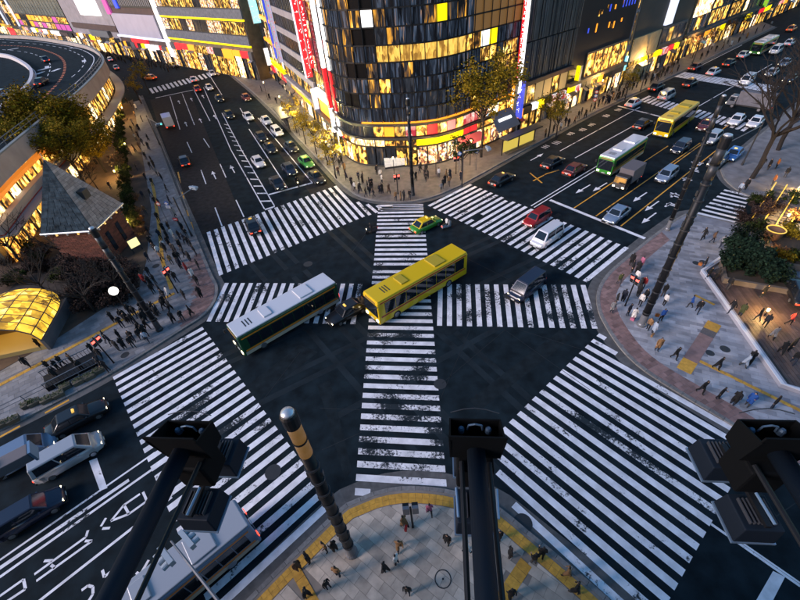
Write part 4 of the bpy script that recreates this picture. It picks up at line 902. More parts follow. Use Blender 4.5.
def bus(px, py, head, L, Wd, Ht, c_side, c_roof, label, stripe_m=None, coach=False, lower=None, zc=1.5, group='buses on the roads'):
    g = G(px, py, zc); a = math.radians(ANG.get(head, head) if isinstance(head, str) else head); t = thing('bus', label, 'bus', (g.x, g.y, .006), a, group); THINGS[-1] = (t, Vector((g.x, g.y, 1.5)))
    hl, hw = L / 2, Wd / 2; P = cpaint(c_side); RF = cpaint(c_roof)
    b = MB().box(-hl, hl, -hw, hw, .32, Ht - .12); o = b.build('body', P, t, bevel=.13)
    MB().box(-hl + .08, hl - .08, -hw + .08, hw - .08, Ht - .14, Ht + .02).build('roof', RF, t, bevel=.06)
    z0, z1 = (1.45, Ht - .45) if coach else (1.15, Ht - .62)
    n = 8
    for y in (-1, 1):
        for i in range(n):
            x0 = -hl + .55 + i * (L - 1.3) / n; x1 = x0 + (L - 1.3) / n - .07
            MB().box(x0, x1, y * hw - .02, y * hw + .02, z0, z1).build('side_window', CG, t)
        if stripe_m: MB().box(-hl + .3, hl - .3, y * hw - .015, y * hw + .012, z0 - .3, z0 - .12).build('stripe', stripe_m, t); MB().box(-hl + .3, hl - .3, y * hw - .015, y * hw + .012, z1 + .1, z1 + .24).build('stripe', stripe_m, t)
        if lower: MB().box(-hl + .2, hl - .2, y * hw - .015, y * hw + .011, .42, .8).build('skirt', lower, t)
        MB().box(hl - .05, hl + .06, y * hw * .72 - .18, y * hw * .72 + .18, .62, .84).build('headlight', HEAD, t); MB().box(-hl - .03, -hl + .03, y * hw * .8 - .12, y * hw * .8 + .12, .8, 1.3).build('tail_light', TAIL, t)
        mi = MB(); mi.tube((hl - .1, y * hw * .96, Ht - .5), (hl + .35, y * (hw + .12), Ht - .62), .025, n=5); mi.box(hl + .28, hl + .38, y * (hw + .12) - .1, y * (hw + .12) + .1, Ht - 1.0, Ht - .6); mi.build('wing_mirror', TRIM, t)
        for x in (-L * .27, L * .32): wheel(t, x, y * (hw - .14), .48, .3)
    MB().box(hl - .03, hl + .025, -hw + .14, hw - .14, 1.2 if coach else 1.0, Ht - .5).build('windscreen', CG, t); MB().box(-hl - .02, -hl + .02, -hw + .2, hw - .2, 1.6, Ht - .5).build('rear_window', CG, t)
    MB().box(hl - .02, hl + .02, -hw + .4, hw - .4, Ht - .42, Ht - .2).build('destination_sign', mat('bus_sign', (0.02, 0.02, 0.02), 0.4, emit=(1, 0.5, 0.1), es=0.25), t)
    MB().box(hl - .02, hl + .04, -.25, .25, .45, .6).build('number_plate', PLATE, t); MB().box(hl - .05, hl + .05, -hw + .1, hw - .1, .34, .5).build('bumper', TRIM, t)
    for x, w_, l_ in ((-L * .2, .85, 1.5), (L * .18, .7, .9)): MB().box(x - l_ / 2, x + l_ / 2, -w_, w_, Ht, Ht + .16).build('roof_unit', RF if not coach else mat('roof_unit_dull', (0.4, 0.3, 0.02), 0.6), t, bevel=.05)
    for k in range(3): MB().box(L * .32 + k * .3, L * .32 + k * .3 + .12, -.5, .5, Ht + .004, Ht + .03).build('roof_vent', DARKM, t)
    return t
ORS = mat('orange_stripe', (0.7, 0.22, 0.02), 0.4); GRS = mat('green_stripe', (0.02, 0.22, 0.04), 0.4); RDS = mat('red_stripe', (0.4, 0.02, 0.02), 0.4); CRM = mat('cream_skirt', (0.5, 0.42, 0.32), 0.5)
# buses
bus(418, 284, 214.5, 12.0, 2.5, 3.25, 'yellow', 'yellow', 'bright yellow coach with dark windows crossing the middle of the junction', RDS, True)
t = bus(287, 313, 217.5, 11.0, 2.5, 2.95, 'darkgreen', 'white', 'city bus with white roof, green flanks and orange stripes at the junction centre', ORS, False, CRM)
bus(676, 120, 219.5, 11.5, 2.5, 3.25, 'yellow', 'yellow', 'yellow coach waiting near the upper crosswalk on the right street', RDS, True)
bus(622, 155, 218.5, 10.5, 2.4, 2.95, 'green', 'white', 'white roofed city bus with green front halfway up the right street', ORS, False, CRM)
bus(764, 45, 216, 10.5, 2.4, 2.95, 'green', 'white', 'white roofed green fronted city bus beyond the farthest crosswalk', ORS, False, CRM)
bus(180, 576, 219, 9.0, 2.3, 2.9, 'bluegrey', 'silver', 'pale grey roofed bus on the lower left crosswalk under the signal arm', ORS, False, CRM)
# box truck / dark covered truck
def truck(px, py, head, cbox, ccab, label, L=5.4, lights=False, Ht=2.7):
    g = G(px, py, 1.2); a = math.radians(ANG.get(head, head) if isinstance(head, str) else head); t = thing('truck', label, 'truck', (g.x, g.y, .006), a, 'trucks'); THINGS[-1] = (t, Vector((g.x, g.y, 1.2)))
    hl = L / 2; MB().box(-hl, hl - 1.6, -.98, .98, .75, Ht).build('cargo_box', cbox, t, bevel=.05); MB().box(-hl, hl - .2, -.5, .5, .42, .72).build('chassis', TRIM, t)
    MB().hexa([(hl - 1.5, -.92, .45), (hl, -.92, .45), (hl, .92, .45), (hl - 1.5, .92, .45)], [(hl - 1.5, -.86, 2.05), (hl - .35, -.86, 2.05), (hl - .35, .86, 2.05), (hl - 1.5, .86, 2.05)]).build('cab', ccab, t, bevel=.07)
    MB().hexa([(hl - .2, -.8, 1.15), (hl - .12, -.8, 1.15), (hl - .12, .8, 1.15), (hl - .2, .8, 1.15)], [(hl - .42, -.76, 1.9), (hl - .3, -.76, 1.9), (hl - .3, .76, 1.9), (hl - .42, .76, 1.9)]).build('windscreen', CG, t)
    for y in (-1, 1):
        MB().box(hl - 1.2, hl - .45, y * .9 - .02, y * .9 + .02, 1.2, 1.85).build('side_window', CG, t); MB().box(hl - .04, hl + .02, y * .65 - .15, y * .65 + .15, .6, .78).build('headlight', HEAD, t); MB().box(-hl - .02, -hl + .02, y * .75 - .14, y * .75 + .14, .55, .7).build('tail_light', TAIL, t)
        for x in (-L * .28, L * .33): wheel(t, x, y * .82, .36, .22)
    MB().box(hl - .02, hl + .02, -.2, .2, .48, .58).build('number_plate', PLATE, t)
    return t
truck(628, 177, 'B-', mat('dark_canvas', (0.11, 0.1, 0.11), 0.8), cpaint('black'), 'dark covered truck in front of the city bus on the right street', 5.2)
truck(168, 121, 'A+', cpaint('white'), cpaint('white'), 'white box van truck with yellow tail band by the left kerb', 5.6)
t = truck(750, 102, 128, mat('grey_canvas', (0.12, 0.12, 0.14), 0.8, noise=0.2, nscale=2), cpaint('grey'), 'grey topped truck crossing between the two upper crosswalks', 7.0, Ht=3.0)
C = car
# left street, waiting or coming toward the junction
for q in ((212, 73, 'white', 'white car on the far crosswalk of the left street', 'sedan', 0), (209, 87, 'white', 'white taxi just past the far crosswalk', 'sedan', 1), (219, 98, 'black', 'black taxi behind the white taxi near the far crosswalk', 'sedan', 1), (229, 114, 'black', 'black car beside the start of the hatched median', 'sedan', 0), (246, 97, 'maroon', 'dark red car nearest the far right kerb of the left street', 'sedan', 0), (248, 116, 'white', 'white car in the middle waiting lane of the left street', 'sedan', 0), (266, 120, 'white', 'white taxi next to the bus stop island on the left street', 'sedan', 1), (277, 131, 'white', 'white estate car behind the black car in the kerb lane', 'wagon', 0), (261, 136, 'black', 'black car ahead of the white middle lane car', 'sedan', 0), (270, 147, 'black', 'black taxi two cars behind the stop line in the middle lane', 'sedan', 1), (291, 146, 'black', 'black taxi behind the green taxi in the kerb lane', 'sedan', 1), (258, 161, 'white', 'white sedan beside the hatched median in the waiting queue', 'sedan', 0), (289, 168, 'navy', 'dark blue car second from the stop line in the centre queue', 'sedan', 0), (277, 182, 'black', 'black saloon first at the stop line next to the hatched median', 'sedan', 0), (306, 161, 'green', 'bright green taxi in the kerb lane queue', 'sedan', 1), (316, 176, 'black', 'black taxi first in the kerb lane with lit headlights', 'sedan', 1)):
    C(q[0], q[1], -63, q[4], q[2], q[3], taxi=bool(q[5]), group='cars on the left street')
for q in ((184, 160, 'black', 'black car driving away by the left kerb before the van', 'sedan', 0, 115), (252, 224, 'black', 'black taxi driving onto the upper left crosswalk', 'sedan', 1, 113), (193, 79, 'white', 'white car with red tail lights on the far crosswalk', 'sedan', 0, 115), (197, 88, 'red', 'red car with bright tail lights before the far crosswalk', 'sedan', 0, 115), (173, 65, 'black', 'black and yellow taxi in the far cross street', 'sedan', 1, -40), (150, 77, 'orange', 'orange taxi in the far cross street left of the crosswalk', 'sedan', 1, 150), (139, 55, 'white', 'white car in the far cross street by the crowd', 'sedan', 0, -42), (110, 59, 'white', 'white car beside the tip of the expressway curve', 'sedan', 0, 120), (116, 67, 'silver', 'silver car just below the white car at the expressway curve', 'sedan', 0, 120)):
    C(q[0], q[1], q[6], q[4], q[2], q[3], taxi=bool(q[5]), group='cars on the left street', roofc='yellow' if 'yellow' in q[3] else None)
# expressway
for q in ((45, 59, 'navy', 'dark blue car with red tail lights on the expressway curve', 130), (41, 81, 'black', 'black car with glowing tail lights lower on the expressway', 100), (2, 93, 'silver', 'pale car on the inner lower lanes of the expressway', 70)): C(q[0], q[1], q[4], 'sedan', q[2], q[3], z0=9.62, group='cars on the expressway')
# junction and right street
for q in ((347, 310, 'black', 'black taxi between the city bus and the yellow coach', 'sedan', 1, 215), (426, 223, 'green', 'green and yellow taxi crossing the upper diagonal stripes', 'sedan', 1, 33), (537, 217, 'red', 'red hatchback driving onto the upper right crosswalk', 'wagon', 0, 216), (547, 236, 'white', 'white minivan next to the red hatchback on the crosswalk', 'van', 0, 217), (527, 286, 'navy', 'dark navy van with lit headlights at the right end of the diagonal stripes', 'van', 0, 218), (502, 178, 'black', 'black car leaving with red tail lights near the upper right stripes', 'sedan', 1, 36), (553, 161, 'black', 'black car with red tail lights in the lane beside the bus shelter', 'sedan', 0, 37), (575, 168, 'maroon', 'dark maroon car with red tail lights next to the centre line', 'sedan', 0, 37), (643, 123, 'black', 'black car with glaring red tail lights ahead of the yellow coach', 'sedan', 0, 37), (634, 102, 'white', 'white taxi at the kerb stop line of the right street', 'sedan', 1, 37), (667, 95, 'silver', 'silver van on the upper crosswalk', 'van', 0, 36), (657, 86, 'black', 'black car with red tail lights between the two upper crosswalks', 'sedan', 0, 36), (691, 82, 'black', 'black taxi on the farthest crosswalk', 'sedan', 1, 35), (714, 71, 'white', 'white taxi with red lights beyond the farthest crosswalk', 'sedan', 1, 35), (730, 62, 'black', 'black car with red tail lights ahead of the white taxi', 'sedan', 0, 35), (696, 66, 'maroon', 'maroon car by the far left kerb past the crosswalk', 'sedan', 0, 35), (744, 54, 'white', 'white car beside the far green fronted bus', 'sedan', 0, 35), (617, 213, 'bluegrey', 'blue grey car waiting at the stop line of the right street', 'sedan', 0, 218), (667, 174, 'bluegrey', 'light blue car with lit headlights in the middle of the right street', 'wagon', 0, 218), (681, 146, 'navy', 'dark blue car under the yellow coach on the right street', 'wagon', 0, 218), (706, 124, 'maroon', 'dark red taxi facing the junction on the right street', 'sedan', 1, 218), (713, 137, 'silver', 'silver wagon below the dark red taxi', 'wagon', 0, 218), (737, 119, 'white', 'white sedan facing the junction by the upper crosswalk', 'sedan', 0, 218), (756, 121, 'white', 'white car at the right edge of the upper crosswalk', 'sedan', 0, 218), (734, 153, 'blue', 'bright blue taxi by the right kerb', 'sedan', 1, 218), (747, 80, 'white', 'white van on the farthest crosswalk', 'van', 0, 217), (785, 62, 'bluegrey', 'pale blue car near the bare tree at the top right', 'sedan', 0, 217), (776, 50, 'white', 'white van behind the far city bus', 'van', 0, 216), (792, 28, 'orange', 'orange taxi at the top right corner', 'sedan', 1, 36), (790, 42, 'white', 'white taxi below the orange taxi at the top right', 'sedan', 1, 36), (772, 72, 'silver', 'silver car right of the farthest crosswalk', 'sedan', 0, 217), (790, 78, 'navy', 'dark car behind the bare tree branches', 'sedan', 0, 217), (718, 160, 'grey', 'grey car parked at the corner of the side street', 'wagon', 0, 218)):
    C(q[0], q[1], q[6], q[4], q[2], q[3], taxi=bool(q[5]), group='cars on the right street', roofc='yellow' if 'green and yellow' in q[3] else None)
# lower left
for q in ((76, 417, 'black', 'black taxi nearest the kerb at the lower left', 'sedan', 1, 35.5), (68, 455, 'silver', 'silver van driving toward the lower left crosswalk', 'van', 0, 36), (28, 512, 'navy', 'dark navy car beside the double centre line at the lower left', 'wagon', 0, 36), (20, 455, 'bluegrey', 'blue grey van at the left edge behind the silver van', 'van', 0, 36)):
    C(q[0], q[1], q[6], q[4], q[2], q[3], taxi=bool(q[5]), group='cars at the lower left')
C(800, 290, 62, 'sedan', 'black', 'dark car parked beside the planter at the right edge', z0=KH)
# scooters with riders
def scooter(px, py, head, col, label):
    g = G(px, py, .5); a = math.radians(head); t = thing('scooter', label, 'scooter', (g.x, g.y, .006), a, 'scooters'); P = cpaint(col)
    for x in (-.6, .6):
        w_ = MB(); w_.tube((x, -.06, .25), (x, .06, .25), .25, n=12); w_.build('wheel', TYRE, t)
    b = MB(); b.hexa([(-.85, -.16, .4), (-.1, -.16, .3), (-.1, .16, .3), (-.85, .16, .4)], [(-.9, -.13, .75), (-.1, -.13, .72), (-.1, .13, .72), (-.9, .13, .75)]); b.box(-.12, .4, -.15, .15, .22, .3); b.hexa([(.36, -.2, .22), (.5, -.2, .22), (.5, .2, .22), (.36, .2, .22)], [(.5, -.14, .95), (.62, -.14, .95), (.62, .14, .95), (.5, .14, .95)]); b.build('body', P, t)
    h = MB(); h.tube((.5, -.34, 1.05), (.5, .34, 1.05), .02, n=6); h.tube((.55, 0, .9), (.5, 0, 1.05), .025, n=6); h.build('handlebar', TRIM, t); MB().box(-.8, -.15, -.13, .13, .76, .83).build('seat', TRIM, t, bevel=.03)
    MB().box(.6, .64, -.08, .08, .75, .9).build('headlight', HEAD, t); MB().box(-.93, -.89, -.1, .1, .6, .7).build('tail_light', TAIL, t)
    return t, g, a
SCO = [scooter(447, 225, 33, 'silver', 'silver scooter with rider crossing behind the green and yellow taxi'), scooter(297, 183, -64, 'black', 'black scooter waiting at the stop line between two queues'), scooter(371, 230, 200, 'black', 'small dark scooter beside the upper diagonal stripes')]
# ================================================================ PEOPLE
SKIN = mat('skin', (0.45, 0.27, 0.19), 0.6); HAIR = mat('dark_hair', (0.012, 0.009, 0.008), 0.6); SHOE = mat('dark_shoes', (0.02, 0.018, 0.018), 0.5)
COATS = {'black': (0.0045, 0.0045, 0.0055), 'dark navy': (0.007, 0.01, 0.022), 'charcoal': (0.018, 0.018, 0.021), 'brown': (0.1, 0.055, 0.03), 'camel': (0.22, 0.12, 0.05), 'white': (0.6, 0.58, 0.56), 'grey': (0.18, 0.18, 0.19), 'blue': (0.015, 0.08, 0.32), 'red': (0.3, 0.02, 0.02), 'olive': (0.06, 0.07, 0.02), 'pale blue': (0.3, 0.36, 0.45), 'orange': (0.35, 0.11, 0.02), 'pink': (0.4, 0.12, 0.2)}
def cloth(c): return mat('cloth_' + c.replace(' ', '_'), COATS[c], 0.85)
TROU = [mat('black_trousers', (0.005, 0.005, 0.006), 0.85), mat('navy_jeans', (0.014, 0.02, 0.036), 0.85), mat('grey_trousers', (0.04, 0.04, 0.043), 0.85), mat('beige_skirt', (0.35, 0.28, 0.2), 0.85)]
def body(pose, long_coat):
    """one continuous skinned figure, facing +X, 1.7 m tall; pose = (leg swing, arm swing, right forearm raised, lean)"""
    hands = []; sw, ar, up, lean = pose; V = []; E_ = []; Rr = []
    def add(p, r, par=None):
        V.append(p); Rr.append(r if isinstance(r, tuple) else (r, r)); i = len(V) - 1
        if par is not None: E_.append((par, i))
        return i
    pel = add((0, 0, .95), (.15, .12)); wa = add((.01 + lean * .3, 0, 1.12), (.15, .11), pel); ch = add((.02 + lean * .7, 0, 1.32), (.17, .12), wa); nk = add((.02 + lean, 0, 1.47), (.055, .055), ch); hd = add((.035 + lean, 0, 1.57), (.085, .095), nk); tp = add((.02 + lean, 0, 1.67), (.06, .065), hd)
    for s_ in (-1, 1):
        k = sw * s_ * .5; hip = add((0, s_ * .09, .88), .1 if not long_coat else .135, pel); kn = add((k * .22 + abs(sw) * .05, s_ * .1, .5 + abs(k) * .02), .07 if not long_coat else .12, hip)
        dz = .0 if k >= 0 else .06; an = add((k * .36 - (.08 if k < 0 else 0), s_ * .1, .1 + dz), .048, kn); add((k * .36 + .13 - (.08 if k < 0 else 0), s_ * .11, .045 + dz * .4), .042, an)
        sh = add((.02 + lean * .8, s_ * .175, 1.4), .065, ch); a = -ar * s_ * .6; el = add((a * .14 - .02, s_ * .22, 1.12), .05, sh)
        if up and s_ > 0: w_ = add((.22, .2, 1.16), .038, el); add((.3, .16, 1.2), .032, w_); hands.append(Vector((.28, .17, 1.19)))
        else: w_ = add((a * .28 + .04, s_ * .225, .88), .036, el); add((a * .3 + .06, s_ * .22, .78), .03, w_); hands.append(Vector((a * .3 + .055, s_ * .222, .79)))
    me = bpy.data.meshes.new('figure'); me.from_pydata(V, E_, []); o = bpy.data.objects.new('figure', me); COL.objects.link(o)
    sk = o.modifiers.new('skin', 'SKIN'); sl = me.skin_vertices[0].data
    for i, r_ in enumerate(Rr): sl[i].radius = r_
    sl[0].use_root = True; sk.use_smooth_shade = True; ss = o.modifiers.new('sub', 'SUBSURF'); ss.levels = 1; ss.render_levels = 1
    dg = bpy.context.evaluated_depsgraph_get(); m2 = bpy.data.meshes.new_from_object(o.evaluated_get(dg)); bpy.data.objects.remove(o)
    for x in (cloth('black'), TROU[0], SKIN, HAIR, SHOE): m2.materials.append(x)
    hem = .5 if long_coat else .86
    for p in m2.polygons:
        c = p.center
        if c.z < .09: i = 4
        elif c.z > 1.5: i = 2 if (c.x > lean + .07 and c.z < 1.63) else 3
        elif any((c - h_).length < .075 for h_ in hands): i = 2
        elif c.z < hem and not (abs(c.y) > .175): i = 1
        else: i = 0
        p.material_index = i; p.use_smooth = True
    return m2
POSES = [(0.02, .1, False, 0), (0.12, .15, True, .02), (1.0, .9, False, .05), (-1.0, -.9, False, .05), (.7, .5, True, .06), (.05, -.1, True, 0)]
FIG = [[body(p, lc) for lc in (False, True)] for p in POSES]
VERB = ['standing', 'standing with a raised hand', 'walking', 'walking', 'walking with a raised hand', 'standing with a raised hand']
def person(px, py, place, coat=None, pose=None, head=None, group='pedestrians', z0=KH + 0.02, long_=None, loc=None):
    g = G(px, py, z0) if loc is None else Vector(loc); coat = coat or R.choice(['black'] * 9 + ['charcoal', 'dark navy', 'dark navy', 'brown', 'grey', 'camel', 'white'])
    pose = R.randrange(6) if pose is None else pose; lc = (R.random() < .4) if long_ is None else long_
    o = link('person', FIG[pose][int(lc)], None, (g.x, g.y, z0), R.uniform(0, 6.28) if head is None else math.radians(head)); s_ = R.uniform(.95, 1.06); o.scale = (s_, s_, s_)
    for i, m_ in enumerate((cloth(coat), R.choice(TROU[:3]))): o.material_slots[i].link = 'OBJECT'; o.material_slots[i].material = m_
    tag(o, 'person in %s %s %s %s' % (coat, 'long coat' if lc else 'jacket', VERB[pose].split()[0], place), 'person', group, (g.x, g.y, 1)); return o
SC = 'on the south pavement'
for q in ((405, 527, 'camel', 2), (430, 515, 'pink', 2), (447, 544, 'black', 0), (459, 514, 'black', 0), (467, 531, 'white', 0), (467, 552, 'white', 3), (498, 540, 'black', 0), (509, 557, 'black', 0), (533, 563, 'black', 1), (540, 558, 'black', 1), (566, 576, 'camel', 2), (574, 593, 'black', 2), (327, 551, 'camel', 1), (336, 551, 'black', 1), (310, 562, 'black', 0), (300, 570, 'brown', 0), (339, 576, 'camel', 0), (329, 588, 'black', 0), (308, 597, 'black', 2), (386, 572, 'black', 2), (397, 564, 'white', 0), (408, 594, 'black', 0), (510, 598, 'black', 3), (400, 549, 'camel', 3)): person(q[0], q[1], SC, q[2], q[3], group='people on the south pavement')
EC = 'on the east corner'
for q in ((618, 285, 'olive', 2), (631, 273, 'black', 0), (636, 274, 'black', 1), (635, 282, 'white', 0), (638, 290, 'black', 0), (642, 289, 'red', 0), (622, 302, 'dark navy', 0), (615, 305, 'black', 0), (611, 313, 'grey', 0), (639, 306, 'white', 0), (644, 301, 'black', 0), (627, 316, 'dark navy', 0), (632, 321, 'white', 0), (662, 297, 'black', 0), (663, 306, 'white', 0), (660, 321, 'blue', 0), (647, 330, 'camel', 0), (652, 334, 'pale blue', 0), (656, 351, 'camel', 0), (673, 359, 'black', 2), (689, 308, 'blue', 2), (696, 313, 'black', 2), (715, 369, 'black', 2), (742, 367, 'pale blue', 3), (747, 364, 'black', 2), (699, 393, 'black', 2), (717, 399, 'black', 1), (731, 405, 'black', 1), (746, 406, 'blue', 1), (770, 409, 'black', 0), (702, 240, 'black', 2), (711, 243, 'brown', 2), (719, 248, 'grey', 2), (600 + 30, 266, 'black', 0), (640, 268, 'pink', 0), (637, 297, 'black', 0)): person(q[0], q[1], EC, q[2], q[3], group='people on the east corner')
DC = 'by the timber deck'
for q in ((702, 270, 'black', 0), (706, 280, 'black', 0), (714, 280, 'charcoal', 0), (726, 290, 'black', 0), (729, 313, 'black', 2), (739, 316, 'olive', 0), (756, 321, 'black', 2), (763, 327, 'charcoal', 2), (787, 325, 'red', 2), (760, 298, 'black', 0), (770, 339, 'grey', 2), (779, 354, 'black', 2), (788, 351, 'black', 0), (791, 364, 'black', 2)): person(q[0], q[1], DC, q[2], q[3], group='people by the deck')
for q in ((738, 194, 'pale blue', 2), (744, 190, 'black', 0), (761, 168, 'black', 2), (767, 170, 'black', 0), (775, 169, 'orange', 0), (771, 186, 'orange', 0), (784, 178, 'black', 0)): person(q[0], q[1], 'past the side street zebra', q[2], q[3], group='people past the side street')
WC = 'below the brick hut'
for q in ((157, 253, 'black'), (170, 246, 'black'), (182, 250, None), (190, 247, 'black'), (197, 256, 'black'), (200, 270, 'black'), (173, 265, None), (178, 262, None), (182, 269, 'dark navy'), (164, 262, None), (170, 277, 'black'), (178, 283, 'black'), (188, 272, 'red'), (194, 278, 'white'), (199, 286, 'black'), (202, 298, 'black'), (151, 277, 'black'), (157, 285, None), (155, 294, 'black'), (163, 295, 'black'), (170, 297, 'white'), (160, 315, 'charcoal'), (156, 313, 'black'), (175, 323, 'black'), (193, 316, 'black'), (184, 321, None), (133, 316, 'black'), (126, 321, 'black'), (115, 322, None), (124, 328, 'black'), (160, 328, 'black'), (149, 330, 'black'), (146, 284, 'red'), (166, 306, 'black'), (172, 311, 'black'), (186, 300, 'black'), (191, 262, 'black'), (185, 257, 'charcoal')): person(q[0], q[1], WC, q[2], group='people on the west corner')
for q in ((43, 349, 'black'), (30, 367, 'black'), (59, 379, 'black'), (66, 367, 'black'), (75, 364, 'brown'), (96, 354, 'black'), (103, 358, 'black'), (110, 372, 'black'), (113, 345, 'dark navy'), (120, 351, 'black'), (126, 349, 'black'), (135, 348, 'black'), (149, 342, 'pale blue'), (143, 340, 'black'), (54, 372, 'black'), (85, 372, 'black'), (104, 368, 'charcoal'), (122, 340, None), (61, 371, 'black')): person(q[0], q[1], 'beside the glass subway roof', q[2], group='people on the lower west pavement')
LC = 'up the left street'
for x, y in ((112, 190), (145, 200), (152, 197), (161, 207), (157, 206), (151, 236), (165, 232), (169, 240), (158, 176), (163, 181), (152, 170), (147, 160), (141, 150), (150, 150), (137, 95), (142, 104), (132, 107), (137, 110), (136, 117), (140, 131), (139, 138), (137, 141), (149, 141), (149, 150), (131, 155), (136, 152), (153, 164), (155, 168), (129, 92), (124, 90), (160, 222), (147, 215), (174, 238), (181, 240), (186, 243), (166, 250), (153, 246), (176, 254), (134, 126), (144, 146), (147, 181), (154, 186), (168, 193), (171, 205), (176, 217), (180, 226), (184, 232), (162, 240), (171, 232), (179, 245), (188, 238), (193, 249), (161, 256), (150, 262), (128, 104), (133, 132), (143, 122), (138, 171)): person(x, y, LC, group='people up the left street')
NC_ = 'before the curved glass building'
for x, y in ((359, 181), (363, 181), (377, 175), (381, 179), (421, 171), (428, 179), (439, 178), (446, 179), (450, 179), (355, 191), (360, 191), (363, 184), (366, 197), (370, 196), (374, 198), (380, 194), (382, 184), (389, 194), (396, 201), (401, 201), (404, 201), (426, 182), (441, 192), (443, 188), (449, 186), (461, 181), (410, 200), (372, 188), (368, 190), (416, 181), (352, 186), (347, 180)): person(x, y, NC_, group='people on the north corner')
for x, y in ((277, 104), (283, 108), (290, 112), (296, 106), (340, 168), (345, 172), (331, 152), (336, 160), (326, 150), (342, 164), (270, 100), (262, 92), (339, 176), (333, 146)): person(x, y, 'by the left street shops', group='people by the left street shops')
for x, y in ((574, 124), (578, 119), (581, 116), (585, 118), (590, 112), (594, 110), (545, 138), (553, 133), (560, 131), (568, 127), (598, 107), (602, 104), (565, 126)): person(x, y, 'by the gold lit shop', group='people by the gold shop')
for k in range(62):
    t = R.random(); x = 604 + t * 74; y = 106 - t * 34 - R.random() ** 1.5 * 13; person(x, y, 'in the upper right crowd', group='crowd at the upper right kerb')
for x, y in ((700, 60), (706, 57), (715, 52), (722, 50), (730, 47), (738, 43), (746, 39), (755, 34), (762, 31), (770, 27), (692, 63), (711, 50), (727, 44), (742, 36)): person(x, y, 'far up the right street', group='people far up the right street')
for k in range(22):
    x, y = R.choice(((165, 258), (180, 260), (160, 290), (170, 305), (190, 290), (130, 322), (150, 318), (115, 345), (140, 340))); person(x + R.uniform(-9, 9), y + R.uniform(-6, 6), WC, 'black', group='people on the west corner')
for k in range(10):
    x, y = R.choice(((362, 190), (375, 190), (440, 182), (425, 175))); person(x + R.uniform(-8, 8), y + R.uniform(-4, 4), NC_, 'black', group='people on the north corner')
# the far crowd along the shops at the top left: one mass of figures
def crowd(name, n, f, label):
    mb = MB()
    for _ in range(n):
        g = f(); r_ = R.uniform(.19, .26); h_ = R.uniform(1.55, 1.75); mb.lathe([(.1, 0), (.14, .45), (r_, .85), (r_ * 1.05, 1.3), (.08, 1.45), (.1, 1.55), (.09, h_ - .05), (.03, h_)], 6, R.choice([0, 0, 0, 1, 2]), (g.x, g.y, 0.02))
    o = stuff(mb.build(name, [cloth('black'), cloth('charcoal'), cloth('brown')])); o['label'] = label; o['category'] = 'crowd'; return o
def pf():
    t = R.random(); p = F0.lerp(F1, .35 + t * .65) - V2((-fd.y, fd.x)) * R.uniform(1.5, 7); return p
crowd('crowd', 320, pf, 'distant crowd along the warm shopfronts at the top left')
# riders
for (t, g, a), c_ in zip(SCO, ('white', 'black', 'black')):
    o = person(0, 0, 'riding a scooter near %s' % ('the green and yellow taxi' if c_ == 'white' else 'the crossing'), c_, 4, math.degrees(a), 'scooter riders', .12, False, (g.x - .2 * math.cos(a), g.y - .2 * math.sin(a), .12))
    o.scale = (.95, .95, .9); o.rotation_euler = (0, .12, a)
# carried bags
def bag(px, py, col, label, z=.45):
    g = G(px, py, z); t = thing('shopping_bag', label, 'bag', (g.x, g.y, KH + .02 + z - .2), R.uniform(0, 3)); m_ = cloth(col)
    MB().hexa([(-.16, -.07, 0), (.16, -.07, 0), (.16, .07, 0), (-.16, .07, 0)], [(-.18, -.08, .3), (.18, -.08, .3), (.18, .08, .3), (-.18, .08, .3)]).build('sack', m_, t)
    h = MB()
    for y in (-.06, .06):
        pts = [(-.1, y, .3), (-.07, y, .42), (.07, y, .42), (.1, y, .3)]
        for p, q in zip(pts, pts[1:]): h.tube(p, q, .012, n=5)
    h.build('handle', m_, t)
bag(657, 316, 'orange', 'orange bag held beside the person in blue on the east corner'); bag(632, 320, 'pink', 'pink bag held beside the black lamp column'); bag(700, 265, 'orange', 'orange bag next to the low white wall'); bag(406, 529, 'red', 'red bag held by the person in camel on the south pavement'); bag(652, 336, 'camel', 'yellow brown bag set down near the lamp column foot')
